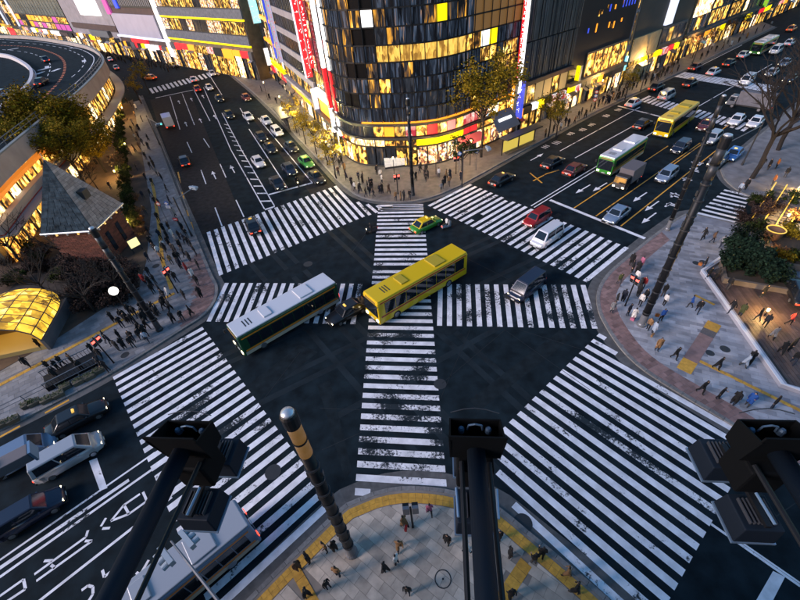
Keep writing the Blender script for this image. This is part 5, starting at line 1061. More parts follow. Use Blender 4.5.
# ================================================================ STREET FURNITURE
def lamp_column(px, py, hgt, label, lit=True, r0=.3):
    g = G(px, py, KH); t = thing('lamp_column', label, 'lamp column', (g.x, g.y, KH), 0, 'ringed lamp columns'); THINGS[-1] = (t, Vector((g.x, g.y, 3)))
    MB().lathe([(r0 * 1.35, 0), (r0 * 1.35, .25), (r0 * 1.1, .35), (r0 * 1.02, 1.4)], 16).build('base', GREYM if hgt > 14 else DARKM, t)
    MB().lathe([(r0, 1.3), (r0 * .95, hgt * .5), (r0 * .9, hgt - 3.0)], 16).build('shaft', BLACK, t, smooth=True)
    k = 0; z = 1.6
    while z < hgt - 3.2:
        MB().lathe([(r0 * 1.13, z), (r0 * 1.16, z + .06), (r0 * 1.13, z + .12)], 16).build('ring', DARKM, t)
        if k % 2: 
            for s_ in (-1, 1): MB().box(s_ * r0 * 1.05 - .05, s_ * r0 * 1.05 + .05, -.09, .09, z + .4, z + .8).build('speaker_box', DARKM, t)
        z += 1.25; k += 1
    am = mat('amber_diffuser', (0.07, 0.05, 0.03), 0.5, emit=(1.0, 0.5, 0.12), es=0.1) if lit else DARKM
    for z0 in (hgt - 3.0, hgt - 1.85): MB().lathe([(r0 * .98, z0), (r0 * .98, z0 + 1.05)], 16).build('light_sleeve', am, t, smooth=True); MB().lathe([(r0 * 1.06, z0 + 1.05), (r0 * 1.06, z0 + 1.15)], 16).build('ring', BLACK, t)
    if False:
        l = bpy.data.lights.new('sleeve_light', 'POINT'); l.energy = 26 if hgt > 14 else 90; l.color = (1.0, .66, .34); l.shadow_soft_size = .35
        for k in range(3): link('sleeve_light', l, t, (.8 * math.cos(k * 2.1), .8 * math.sin(k * 2.1), hgt - 2.6))
    MB().lathe([(r0 * 1.1, hgt - .7), (r0 * 1.12, hgt - .1), (r0 * .9, hgt)], 16).build('cap', BLACK, t); MB().lathe([(r0 * .92, hgt + .002), (r0 * .8, hgt + .1), (.05, hgt + .16)], 16).build('dome', STEEL, t, smooth=True)
    return t
lamp_column(352, 553, 15.8, 'tall black ringed lamp column with amber sleeve on the near south pavement')
lamp_column(641, 325, 17.5, 'tall black ringed lamp column on the east corner', False)
lamp_column(667, 230, 15.0, 'slimmer dark lamp column by the kerb above the east corner', False, .22)
lamp_column(413, 195, 13.3, 'dark lamp column before the curved glass building', False, .24)
lamp_column(160, 330, 12.3, 'dark lamp column in front of the brick hut on the west corner', False, .26)
# globe street lamps (lit)
def globe(px, py, hgt, label, on=True, r=.42):
    g = G(px, py, hgt); t = thing('globe_lamp', label, 'street lamp', (g.x, g.y, KH), 0, 'globe lamps'); THINGS[-1] = (t, Vector((g.x, g.y, hgt)))
    MB().lathe([(.16, 0), (.14, .4), (.07, .6), (.055, hgt - r - .25)], 10).build('post', BLACK, t); MB().lathe([(.07, hgt - r - .3), (.2, hgt - r - .12), (.22, hgt - r)], 12).build('collar', BLACK, t)
    prof = [(max(.02, r * math.cos(a)), hgt - KH + r * math.sin(a)) for a in [(-.5 + i / 10) * math.pi for i in range(11)]]
    MB().lathe(prof, 16).build('globe', mat('lit_globe', (0.9, 0.9, 0.85), 0.3, emit=(1.0, 0.95, 0.85), es=3.0) if on else mat('clear_globe', (0.3, 0.42, 0.55), 0.1), t, smooth=True)
    return t
globe(113.5, 291, 5.0, 'glowing white globe lamp under the bare trees of the west park'); globe(22, 129, 9.0, 'unlit blue grey globe lamp above the big tree at the left', False, .5)
# pedestrian signals
RED = mat('red_signal_glow', (0.6, 0.02, 0.02), 0.4, emit=(1.0, 0.06, 0.04), es=5.0); GREENS = mat('green_signal_glow', (0.02, 0.5, 0.4), 0.4, emit=(0.1, 0.9, 0.7), es=3.0)
def ped_signal(px, py, label, face=0, h_=3.6):
    g = G(px, py, KH); t = thing('pedestrian_signal', label, 'traffic signal', (g.x, g.y, KH), math.radians(face), 'pedestrian signals'); THINGS[-1] = (t, Vector((g.x, g.y, 2)))
    MB().lathe([(.09, 0), (.07, .3), (.06, h_)], 8).build('post', BLACK, t)
    for y in (-.28, .28):
        hb = MB().box(-.1, .12, y - .2, y + .2, h_ - .9, h_ - .05).build('signal_box', GREYM, t, bevel=.03); MB().box(.121, .135, y - .15, y + .15, h_ - .45, h_ - .12).build('red_lens', RED, hb); MB().box(.121, .135, y - .15, y + .15, h_ - .85, h_ - .5).build('dark_lens', BLACK, hb); MB().box(.1, .3, y - .19, y + .19, h_ - .1, h_ - .06).build('visor', BLACK, hb)
    return t
ped_signal(114, 363, 'pedestrian signal glowing red above the west guide line', -20); ped_signal(178, 293, 'pedestrian signal glowing red amid the west corner crowd', -20); ped_signal(625, 306, 'black pedestrian signal post at the east corner edge', 200, 3.8); ped_signal(398, 194, 'pedestrian signal before the curved glass building', -80, 3.2); ped_signal(456, 174, 'pedestrian signal by the yellow shop band', -80, 3.0); ped_signal(815, 413, 'pedestrian signal glowing red at the right edge', 215, 3.6); ped_signal(413, 527, 'slim signal post on the south pavement kerb', 90, 3.2)
# vehicle signals on mast arms
def sig_head(t, x, y, z, yaw, lit=None):
    hb = link('signal_head', MB().box(-.6, .6, -.12, .12, -.2, .2).mesh('h', [mat('pale_signal_grey', (0.3, 0.36, 0.42), 0.5)]), t, (x, y, z), yaw)
    for k in range(3):
        b = MB(); b.tube((-.38 + k * .38, -.12, 0), (-.38 + k * .38, -.42, -.03), .17, .165, n=12, caps=False); b.build('hood', mat('pale_signal_grey', (0.3, 0.36, 0.42), 0.5), hb)
        MB().tube((-.38 + k * .38, -.125, 0), (-.38 + k * .38, -.14, 0), .14, n=12).build('lens', (RED if lit == k else (GREENS if lit == k + 10 else BLACK)), hb)
    return hb
def mast(px, py, hgt, tip, label, heads, r=.1):
    g = G(px, py, KH); e = G(tip[0], tip[1], hgt); t = thing('signal_mast', label, 'traffic signal', (g.x, g.y, KH), 0, 'signal masts'); THINGS[-1] = (t, e)
    MB().lathe([(r * 1.6, 0), (r * 1.5, .5), (r, .7), (r * .9, hgt + .3)], 10).build('post', DARKM, t); d = e - Vector((g.x, g.y, hgt)); d.z = 0
    MB().tube((0, 0, hgt - KH), (d.x, d.y, hgt - KH), r * .8, r * .5, n=8).build('arm', GREYM, t); a = math.atan2(d.y, d.x)
    for f, off, yaw, lit in heads: 
        p = Vector((d.x, d.y, 0)) * f; q = Vector((-math.sin(a), math.cos(a), 0)) * off; sig_head(t, p.x + q.x, p.y + q.y, hgt - KH, a + yaw, lit)
    return t
mast(262, 632, 6.4, (171, 541), 'signal mast arm with two pale three lamp heads at the bottom left', [(.9, .5, math.pi, None), (.86, -.55, 0, None)])
mast(462, 187, 5.6, (490, 148), 'signal mast arm reaching over the north pavement by the awning shop', [(.9, 0, 1.57, 12)]); mast(192, 236, 5.6, (196, 186), 'signal mast with blue sign at the kerb of the left street', [(.85, 0, 1.5, 1)]); mast(160, 145, 5.6, (160, 125), 'signal mast by the white box van on the left street', [(.9, 0, 1.5, 12)]); mast(640, 92, 5.6, (646, 44), 'signal mast beside the crowd at the upper right', [(.9, 0, 0, 12)])
mast(742, 165, 5.8, (722, 146), 'signal mast at the kerb beside the blue taxi', [(.9, 0, 0, None)]); mast(690, 70, 6, (704, 42), 'signal mast on the far upper right pavement', [(.95, 0, 0, 12)])
# traffic signs
def sign_post(px, py, hgt, signs, label):
    g = G(px, py, KH); t = thing('traffic_sign', label, 'traffic sign', (g.x, g.y, KH), -.25, 'traffic signs'); THINGS[-1] = (t, Vector((g.x, g.y, hgt)))
    MB().lathe([(.05, 0), (.045, hgt)], 8).build('post', GREYM, t)
    for dz, shape, m_, m2 in signs:
        p = MB(); 
        if shape == 'o': p.tube((0, -.06, hgt + dz), (0, -.09, hgt + dz), .33, n=18)
        else: p.box(-.35, .35, -.09, -.06, hgt + dz - .2, hgt + dz + .2)
        f = p.build('sign_face', m_, t); q = MB()
        if m2 and shape == 'o': q.tube((0, -.091, hgt + dz), (0, -.098, hgt + dz), .2, n=16); q.box(-.3, .3, -.105, -.0985, hgt + dz - .04, hgt + dz + .04, 0); q.build('symbol', m2, f)
        elif m2: q.box(-.22, .22, -.1, -.0905, hgt + dz - .05, hgt + dz + .05); q.build('symbol', m2, f)
SB = mat('sign_blue', (0.02, 0.12, 0.5), 0.4, emit=None); SR = mat('sign_red', (0.5, 0.03, 0.03), 0.4, emit=None); SW = mat('sign_white', (0.7, 0.7, 0.7), 0.4)
sign_post(176, 222, 3.4, [(-.35, 'o', SB, SW), (-.9, 'r', SW, SB)], 'round blue sign over a white plate at the left street kerb'); sign_post(168, 222, 3.3, [(-.3, 'o', SR, SW)], 'round red ringed sign beside the blue sign on the left street'); sign_post(459, 175, 3.8, [(-.35, 'o', SB, SW)], 'round blue sign on a post by the yellow shop band'); sign_post(476, 170, 3.4, [(-.35, 'o', SB, SW)], 'round blue sign under the signal arm on the north pavement'); sign_post(334, 170, 4.2, [(-.35, 'o', SB, SW), (-1.0, 'r', SW, SB)], 'blue sign post at the bright corner by the left street shops'); sign_post(592, 112, 4.0, [(-.3, 'o', SR, SW), (-1.0, 'o', SB, SW), (-1.7, 'o', SR, SW)], 'post with red and blue round signs near the gold lit shop'); sign_post(184, 236, 3.0, [(-.3, 'r', SR, SW)], 'small red and blue board near the west kerb')
# bus shelters
def shelter(p0, p1, label, lit=True):
    a, b = G(*p0, KH), G(*p1, KH); d = b - a; L = d.length; t = thing('bus_shelter', label, 'bus shelter', (a.x, a.y, KH), math.atan2(d.y, d.x), 'bus shelters'); THINGS[-1] = (t, (a + b) / 2)
    MB().box(-.3, L + .3, -.3, 1.5, 2.75, 2.95).build('roof', DARKM, t, bevel=.04)
    for x in (0, L / 2, L): MB().box(x - .06, x + .06, .9, 1.02, 0, 2.75).build('post', BLACK, t)
    n = 2
    for i in range(n): MB().box(L * i / n + .25, L * (i + 1) / n - .25, .94, 1.0, .4, 2.3).build('lit_panel', mat('shelter_poster', (0.5, 0.4, 0.1), 0.4, emit=(1.0, 0.7, 0.1), es=0.5) if lit else GLASS, t)
    MB().box(.3, L - .3, .3, .7, .4, .46).build('bench', DARKM, t)
shelter((506, 157), (538, 143), 'dark roofed bus shelter with a yellow lit panel on the north pavement'); shelter((278, 122), (286, 133), 'pale topped bus stop shelter on the left street pavement', False)
# railing box and utility cabinets on the west pavement
t = thing('railing_enclosure', 'black railed stair enclosure on the lower west pavement', 'railing', (*G2(75, 373), KH), math.radians(38)); 
for i in range(15):
    for y in (-1.0, 1.0): MB().tube((-2.2 + i * .31, y, 0), (-2.2 + i * .31, y, 1.1), .022, n=5).build('bar', BLACK, t)
for y in (-1.0, 1.0): MB().box(-2.25, 2.2, y - .04, y + .04, 1.08, 1.15).build('top_rail', GREYM, t)
MB().box(-2.2, 2.15, -.95, .95, .02, .5).build('stair_well', BLACK, t)
for k, (x, y) in enumerate(((29, 406), (36, 404), (48, 401), (60, 396), (67, 388), (80, 383), (91, 378), (100, 372), (15, 421), (3, 426))):
    g = G(x, y, KH); t = thing('planter_box', 'small brown planter box along the lower west kerb', 'planter', (g.x, g.y, KH), math.radians(37), 'planters along the west kerb'); MB().hexa([(-.4, -.28, 0), (.4, -.28, 0), (.4, .28, 0), (-.4, .28, 0)], [(-.45, -.32, .42), (.45, -.32, .42), (.45, .32, .42), (-.45, .32, .42)]).build('box', mat('planter_brown', (0.12, 0.1, 0.07), 0.8), t); b = MB()
    for _ in range(60): 
        p = Vector((R.uniform(-.4, .4), R.uniform(-.27, .27), R.uniform(.42, .65))); d = Vector((R.uniform(-1, 1), R.uniform(-1, 1), R.uniform(-.3, 1))).normalized() * .1; e = d.orthogonal().normalized() * .05; b.face([p - e, p + d, p + e])
    b.build('foliage', mat('planter_green', (0.05, 0.07, 0.02), 0.8), t)
for pts, lab in ((((0, 417), (52, 391)), 'low grey kerb railing at the lower left'), (((60, 392), (105, 369)), 'low grey kerb railing below the stair enclosure'), (((176, 185), (191, 226)), 'kerb railing along the left street pavement'), (((158, 140), (175, 182)), 'kerb railing farther up the left street pavement')):
    a, b_ = G(*pts[0], KH), G(*pts[1], KH); d = b_ - a; t = thing('kerb_railing', lab, 'railing', (a.x, a.y, KH), math.atan2(d.y, d.x)); n = max(2, int(d.length / 2))
    for i in range(n + 1): MB().tube((d.length * i / n, .35, 0), (d.length * i / n, .35, .8), .035, n=6).build('post', GREYM, t)
    for z in (.4, .78): MB().tube((0, .35, z), (d.length, .35, z), .03, n=6).build('rail', GREYM, t)
# low white wall and timber deck on the east corner
wp = [G2(*q) for q in ((744, 240), (716, 262), (699, 274), (778, 388), (803, 397), (850, 416))]
t = thing('low_white_wall', 'low white capped wall around the timber deck on the east corner', 'wall', (0, 0, 0)); THINGS[-1] = (t, Vector((*wp[3], .4)))
wi = offset(wp, .42)
for i in range(len(wp) - 1):
    MB().prism([tuple(p) for p in (wp[i], wp[i + 1], wi[i + 1], wi[i])], KH, KH + .4).build('wall_block', mat('white_wall', (0.36, 0.36, 0.41), 0.6), t)
    a = offset(wp, -.05); c = offset(wp, .2); MB().prism([tuple(p) for p in (a[i], a[i + 1], c[i + 1], c[i])], KH + .401, KH + .46).build('coping', mat('white_coping', (0.66, 0.66, 0.7), 0.5), t)
dk = struct(MB().prism([tuple(p) for p in [wi[2], wi[3], wi[4], wi[5], V2((70, 0)), V2((78, 24)), G2(840, 300), G2(738, 262)]], KH, KH + .05).build('deck_base', DARKM))
WOOD = mat('deck_timber', (0.075, 0.048, 0.04), 0.6, noise=0.3, nscale=1.5, var=0.3, island=.3)
reg = [G2(702, 277), G2(781, 387), G2(806, 396), G2(850, 414), G2(900, 380), G2(850, 310), G2(800, 290), G2(745, 262)]
ca = math.atan2(*(wp[3] - wp[2]).yx); ux = V2((math.cos(ca), math.sin(ca))); uy = V2((-ux.y, ux.x)); o0 = wi[2]
rest = MB(); nn = 0
for j in range(46):
    for i in range(-2, 16):
        c = o0 + ux * ((i + (j % 2) * .5) * 2.4) + uy * (.3 + j * .32); q = [c - ux * 1.19 - uy * .145, c + ux * 1.19 - uy * .145, c + ux * 1.19 + uy * .145, c - ux * 1.19 + uy * .145]
        if not inside(c, reg): continue
        if not all(inside(p, reg) for p in q): q = shrink(q, reg)
        if not q: continue
        nn += 1
        if nn < 290: MB().prism([tuple(p) for p in q], KH + .04, KH + .085).build('deck_board', WOOD, dk)
        else: rest.prism([tuple(p) for p in q], KH + .04, KH + .085)
if rest.f: stuff(rest.build('decking', WOOD, dk))
# planters and warm garden lights right
def planter(px, py, L, W_, ang, label, hgt=.6):
    g = G(px, py, KH); t = thing('garden_planter', label, 'planter', (g.x, g.y, KH + .05), math.radians(ang)); st = mat('pale_planter_stone', (0.13, 0.105, 0.085), 0.8, noise=0.2, nscale=2)
    MB().box(-L / 2, L / 2, -W_ / 2, -W_ / 2 + .3, 0, hgt).build('side', st, t); MB().box(-L / 2, L / 2, W_ / 2 - .3, W_ / 2, 0, hgt).build('side', st, t); MB().box(-L / 2, -L / 2 + .3, -W_ / 2 + .3, W_ / 2 - .3, 0, hgt).build('end', st, t); MB().box(L / 2 - .3, L / 2, -W_ / 2 + .3, W_ / 2 - .3, 0, hgt).build('end', st, t); MB().box(-L / 2 + .3, L / 2 - .3, -W_ / 2 + .3, W_ / 2 - .3, 0, hgt - .1).build('soil', mat('soil', (0.04, 0.028, 0.018), 0.95), t)
    return t
planter(757, 280, 6.4, 3.4, -28, 'long stone planter with pine shrubs beside the timber deck'); planter(786, 252, 7, 3.5, 62, 'stone planter bed lit amber at the right edge')
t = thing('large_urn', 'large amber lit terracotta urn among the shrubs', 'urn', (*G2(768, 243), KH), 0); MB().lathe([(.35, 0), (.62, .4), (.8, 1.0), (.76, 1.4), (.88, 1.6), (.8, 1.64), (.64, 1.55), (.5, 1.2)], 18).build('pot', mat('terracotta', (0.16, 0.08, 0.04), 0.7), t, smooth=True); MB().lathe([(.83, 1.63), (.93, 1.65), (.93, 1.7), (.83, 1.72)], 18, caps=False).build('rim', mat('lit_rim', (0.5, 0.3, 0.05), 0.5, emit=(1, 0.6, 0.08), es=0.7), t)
t = thing('lit_steps', 'garden steps edged with amber light strips at the right', 'steps', (*G2(768, 226), KH), math.atan2(*(G2(795, 185) - G2(768, 228)).yx))
for i in range(9):
    MB().box(i * 1.0, i * 1.0 + .98, -1.6, 1.6, 0, .12 + i * .13).build('step', CONC2, t)
for y in (-1.75, -.6, .6, 1.75): 
    b = MB(); b.hexa([(0, y - .05, .2), (9, y - .05, 1.35), (9, y + .05, 1.35), (0, y + .05, .2)], [(0, y - .05, .3), (9, y - .05, 1.45), (9, y + .05, 1.45), (0, y + .05, .3)]); b.build('light_strip', mat('amber_strip', (0.6, 0.35, 0.05), 0.5, emit=(1.0, 0.55, 0.06), es=.9), t)
def warm_lamp(px, py, hgt, en, label, col=(1.0, .6, .18)):      # low garden lamps, and street lanterns added as fill light
    g = G(px, py, KH); t = thing('garden_or_fill_lamp', label, 'lamp', (g.x, g.y, KH), 0, 'warm lamps'); THINGS[-1] = (t, Vector((g.x, g.y, hgt)))
    MB().lathe([(.08, 0), (.05, .1), (.04, hgt - .3)], 8).build('post', BLACK, t); MB().lathe([(.07, hgt - .3), (.12, hgt - .25), (.12, hgt), (.03, hgt + .04)], 10).build('lantern', mat('lantern_glow', (0.8, 0.5, 0.2), 0.4, emit=col, es=6.0), t)
    l = bpy.data.lights.new('lantern_light', 'POINT'); l.energy = en; l.color = col; l.shadow_soft_size = .15; lo = link('lantern_light', l, t, (0, 0, hgt + .25)); return t
warm_lamp(764, 316, .9, 170, 'low amber lamp throwing a gold pool on the timber deck'); warm_lamp(752, 251, .8, 120, 'low amber lamp under the pine shrub'); warm_lamp(784, 223, 1.2, 200, 'amber lamp between the lit steps and the urn'); warm_lamp(795, 196, 1.4, 220, 'amber lamp at the top of the lit steps'); warm_lamp(733, 258, .6, 50, 'small amber lamp on the planter edge')
warm_lamp(131, 229, 1.2, 160, 'amber lamp at the foot of the brick hut hedge'); warm_lamp(118, 178, 1.4, 260, 'amber lamp beside the park path'); warm_lamp(128, 150, 1.4, 200, 'amber lamp on the brown path near the hedge row'); warm_lamp(24, 226, 2.2, 260, 'warm lamp before the lit shop under the expressway'); warm_lamp(70, 190, 2.4, 200, 'warm lamp among the trees behind the brick hut'); warm_lamp(128, 120, 3.0, 420, 'warm lamp beside the crowd below the expressway curve')
for q in ((300, 136, 500), (316, 150, 500), (330, 165, 600), (345, 176, 450), (284, 116, 450), (268, 100, 350)): warm_lamp(q[0], q[1], 4.2, q[2], 'tall added yellow fill lantern along the bright left street shops', (1.0, .78, .32))  # lanterns added to spread yellow glow over the shop pavement
for q in ((395, 182, 130), (436, 174, 260), (470, 165, 300), (566, 122, 350), (598, 101, 450), (640, 80, 450), (690, 58, 400)): warm_lamp(q[0], q[1], 4.0, q[2], 'tall added warm fill lantern along the north pavement', (1.0, .6, .2))  # added lanterns that make up the shop glow on the north pavement
# awnings at the corner shops
t = thing('awning', 'pink red awning over the shop right of the yellow band', 'awning', (*G2(468, 156), 0), math.radians(33)); MB().hexa([(-2.6, -1.6, 2.7), (2.6, -1.6, 2.7), (2.6, 0, 3.5), (-2.6, 0, 3.5)], [(-2.6, -1.6, 2.78), (2.6, -1.6, 2.78), (2.6, 0, 3.6), (-2.6, 0, 3.6)]).build('canopy', mat('pink_canvas', (0.6, 0.1, 0.11), 0.7), t)
t = thing('awning', 'grey cloth awning with a white sign beside the bus shelter', 'awning', (*G2(498, 143), 0), math.radians(35)); MB().hexa([(-2.8, -2.2, 3.0), (2.8, -2.2, 3.0), (2.6, 0, 5.4), (-2.6, 0, 5.4)], [(-2.8, -2.2, 3.08), (2.8, -2.2, 3.08), (2.6, 0, 5.5), (-2.6, 0, 5.5)]).build('canopy', mat('grey_canvas_awning', (0.14, 0.14, 0.17), 0.7), t); MB().hexa([(-1.6, -1.2, 4.25), (1.6, -1.2, 4.25), (1.6, -.9, 4.6), (-1.6, -.9, 4.6)], [(-1.6, -1.25, 4.3), (1.6, -1.25, 4.3), (1.6, -.95, 4.65), (-1.6, -.95, 4.65)]).build('white_sign', W_WHITE, t)
# floodlight masts on the tower below the camera
ZA = H - 7.0
def flood(px, py, label):
    g = G(px, py, ZA); a = math.atan2(AD.y, AD.x); t = thing('floodlight_mast', label, 'floodlight', (g.x, g.y, ZA), a, 'floodlight arms on the tower'); NV = mat('navy_black_steel', (0.004, 0.009, 0.017), 0.65, spec=.15); L = (V2((g.x, g.y)) - V2((0, -7.2))).dot(AD)
    arm = MB().tube((-L, 0, 0), (-.1, 0, 0), .19, .165, n=16).build('arm', NV, t, smooth=True); b = MB(); b.lathe([(.24, 0), (.24, .06)], 16); 
    for s_ in (-.72, .72): MB().tube((-L + .0, s_ * .35, -.25), (-.35, s_ * .35, -.32), .045, n=8).build('strut', BLACK, t); 
    for s_ in (-1, 1): MB().tube((-1.25, s_ * .34, -.5), (-.75, s_ * .36, -.5), .025, n=8).build('conduit', mat('blue_steel', (0.2, 0.3, 0.42), 0.35, metal=.5), t)
    b = MB(); w_ = .45; z0, z1 = -.33, .22; xa, xb = -.26, .2                       # open tray that shades the lamps
    b.hexa([(xa, -w_, z0), (xa + .03, -w_, z0), (xa + .03, w_, z0), (xa, w_, z0)], [(xa - .1, -w_ - .05, z1 + .36), (xa - .07, -w_ - .05, z1 + .36), (xa - .07, w_ + .05, z1 + .36), (xa - .1, w_ + .05, z1 + .36)]); b.hexa([(xb - .03, -w_, z0), (xb, -w_, z0), (xb, w_, z0), (xb - .03, w_, z0)], [(xb + .0, -w_ - .02, z1), (xb + .03, -w_ - .02, z1), (xb + .03, w_ + .02, z1), (xb, w_ + .02, z1)])
    for s_ in (-1, 1): b.hexa([(xa, s_ * w_ - .015, z0), (xb, s_ * w_ - .015, z0), (xb, s_ * w_ + .015, z0), (xa, s_ * w_ + .015, z0)], [(xa - .1, s_ * (w_ + .03) - .015, z1 + .22), (xb + .03, s_ * (w_ + .01) - .015, z1), (xb + .03, s_ * (w_ + .01) + .015, z1), (xa - .1, s_ * (w_ + .03) + .015, z1 + .22)])
    b.box(xa + .03, xb - .03, -w_ + .015, w_ - .015, z0, z0 + .03); SOOT = mat('soot_black', (0.003, 0.0035, 0.004), 0.7, spec=.1); b.build('tray', SOOT, t)
    MB().box(-.5, .12, -.34, .34, -1.08, z0 - .01).build('gear_box', SOOT, t, bevel=.05)
    bs = mat('blue_steel', (0.2, 0.3, 0.42), 0.35, metal=.5)
    for y in (-.25, .25): MB().lathe([(.06, 0), (.06, .1), (.035, .14)], 10, 0, (.1, y, -.02)).build('beacon', mat('dull_blue_steel', (0.08, 0.13, 0.19), 0.5, metal=.3), t)
    b = MB(); pts = [(.1, -.14, .05), (.1, -.12, .2), (.1, 0, .24), (.1, .12, .2), (.1, .14, .05)]
    for p, q in zip(pts, pts[1:]): b.tube(p, q, .018, n=6)
    b.build('bracket', mat('dull_blue_steel', (0.08, 0.13, 0.19), 0.5, metal=.3), t); b = MB()
    pts = [(.3, -.45, .3), (.34, -.2, .36), (.35, 0, .38), (.34, .2, .36), (.3, .45, .3)]
    for p, q in zip(pts, pts[1:]): b.tube(p, q, .01, n=5)
    b.build('wire', DARKM, t)
    MB().tube((-.05, 0, z0 - .02), (-.05, 0, -1.15), .05, n=8).build('drop_rod', BLACK, t); MB().box(-1.05, .5, -.05, .05, -1.2, -1.12).build('cross_bar', BLACK, t)
    for k, x in enumerate((.38, -.75)):
        for s_ in (1,):
            hs = MB().hexa([(x - .36, -.36, -1.75), (x + .36, -.36, -1.75), (x + .36, .36, -1.75), (x - .36, .36, -1.75)], [(x - .32, -.33, -1.28), (x + .32, -.33, -1.28), (x + .32, .33, -1.28), (x - .32, .33, -1.28)]).build('lamp_housing', mat('housing_blue_grey', (0.007, 0.012, 0.02), 0.6, spec=.2), t, bevel=.02)
            for i in range(7): MB().box(x - .22, x + .22, -.22 + i * .07, -.2 + i * .07, -1.285, -1.2).build('cooling_fin', mat('fin_grey', (0.03, 0.033, 0.04), 0.7), hs)
            MB().box(x - .37, x + .37, -.38, .38, -1.8, -1.752).build('lens_frame', bs, hs)
    return t
flood(475, 436, 'middle of three black floodlight arms reaching out over the south pavement'); flood(189, 437, 'black floodlight arm with tray and lamp boxes at the lower left'); flood(768, 438, 'black floodlight arm with tray and lamp boxes at the right edge')
# small lamp head at the left edge
t = thing('wall_floodlight', 'dark floodlight with brown grey housing cut by the left edge', 'floodlight', (*G(4, 466, 20).xy, 20), .6); t.scale = (.62,) * 3; MB().box(-.3, .9, -.3, .3, -.2, .25).build('lamp_housing', mat('housing_brown_grey', (0.16, 0.13, 0.13), 0.5), t, bevel=.03); MB().box(.93, 1.02, -.34, .34, -.26, .3).build('lens_frame', mat('blue_steel', (0.2, 0.3, 0.42), 0.35, metal=.5), t); MB().lathe([(.3, -.4), (.35, .0), (.3, .4)], 12, 0, (-.5, 0, 0)).build('pivot', BLACK, t); MB().tube((-.5, 0, -.3), (-2.6, 1.2, -1.6), .12, n=10).build('arm', BLACK, t)
# ---------------- brick hut with pyramid roof
cx, cy, S2 = -39.2, 48.2, 3.05; ka = math.atan2(45.5 - 45.4, 6.0) - .08
hut = thing('brick_hut', 'small brick hut under a steep pyramid roof in the west park', 'hut', (cx, cy, KH), ka); BRK = mat('red_brick', (0.13, 0.04, 0.025), 0.8, noise=.25, nscale=4, var=.3, island=.35)
MB().box(-S2 + .12, S2 - .12, -S2 + .12, S2 - .12, 0, 4.8).build('wall_core', mat('mortar', (0.06, 0.05, 0.045), 0.9), hut)
bm_ = MB().box(-.36, .36, -.05, .05, -.1, .1).mesh('brick', [BRK]); cnt = 0
for face in range(4):
    fa = face * math.pi / 2 - math.pi / 2; n_ = Vector((math.cos(fa), math.sin(fa), 0)); tt = Vector((-math.sin(fa), math.cos(fa), 0))
    if face in (0, 1):
        for j in range(20):
            for i in range(8):
                s_ = -S2 + .36 + i * .76 + (j % 2) * .3
                if s_ > S2 - .3 or cnt > 296: continue
                p = n_ * (S2 - .08) + tt * s_; link('brick', bm_, hut, (p.x, p.y, .3 + j * .225), fa + math.pi / 2); cnt += 1
        if face == 1:
            for s_ in (-1.4, .9): 
                p = n_ * (S2 - .0) + tt * s_; pane(hut, p.x, p.y, 2.2, .7, 2.6, GLASS, fa + math.pi / 2)
    else: 
        b = MB()
        for j in range(20):
            for i in range(8):
                p = n_ * (S2 - .08) + tt * min(S2 - .4, -S2 + .4 + i * .76 + (j % 2) * .3); b.box(p.x - .3, p.x + .3, p.y - .06, p.y + .06, .2 + j * .225, .4 + j * .225)
        stuff(b.build('brick_courses', BRK, hut))
ap = Vector((0, 0, 12.6)); E4 = [Vector((sx * (S2 + .35), sy * (S2 + .35), 4.85)) for sx, sy in ((-1, -1), (1, -1), (1, 1), (-1, 1))]
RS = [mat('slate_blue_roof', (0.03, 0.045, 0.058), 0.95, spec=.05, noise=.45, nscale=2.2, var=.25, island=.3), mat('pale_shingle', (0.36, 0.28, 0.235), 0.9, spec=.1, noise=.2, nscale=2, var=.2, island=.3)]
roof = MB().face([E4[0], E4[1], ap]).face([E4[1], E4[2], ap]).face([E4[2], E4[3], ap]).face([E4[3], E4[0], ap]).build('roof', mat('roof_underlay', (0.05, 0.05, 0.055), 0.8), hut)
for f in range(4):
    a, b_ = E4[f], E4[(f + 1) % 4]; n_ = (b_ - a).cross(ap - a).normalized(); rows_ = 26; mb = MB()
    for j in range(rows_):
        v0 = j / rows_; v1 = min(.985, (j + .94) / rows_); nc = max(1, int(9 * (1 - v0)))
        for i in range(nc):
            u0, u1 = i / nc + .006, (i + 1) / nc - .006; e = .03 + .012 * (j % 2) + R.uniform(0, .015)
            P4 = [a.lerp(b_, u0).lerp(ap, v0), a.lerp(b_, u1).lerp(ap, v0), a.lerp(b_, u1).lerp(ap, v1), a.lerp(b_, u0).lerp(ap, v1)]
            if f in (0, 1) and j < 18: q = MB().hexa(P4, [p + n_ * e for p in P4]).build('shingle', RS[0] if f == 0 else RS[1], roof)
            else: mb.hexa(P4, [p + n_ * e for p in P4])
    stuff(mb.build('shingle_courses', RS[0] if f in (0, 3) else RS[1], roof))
for f in range(4): 
    a, b_ = E4[f], E4[(f + 1) % 4]; n_ = (b_ - a).normalized(); MB().tube(a, b_, .13, n=6).build('eave_gutter', STEEL, hut)
    for i in range(5): p = a.lerp(b_, (i + .5) / 5); o = Vector((n_.y, -n_.x, 0)) * .12; MB().tube(p + o, p + o - Vector((0, 0, .25)), .09, .12, n=8).build('eave_lamp', mat('eave_lamp', (0.5, 0.3, 0.1), 0.4, emit=(1, .55, .15), es=.8) if i % 2 else STEEL, hut)
dm = [E4[1].lerp(E4[2], .34).lerp(ap, .42), E4[1].lerp(E4[2], .60).lerp(ap, .42)]; nr = (E4[2] - E4[1]).cross(ap - E4[1]).normalized()
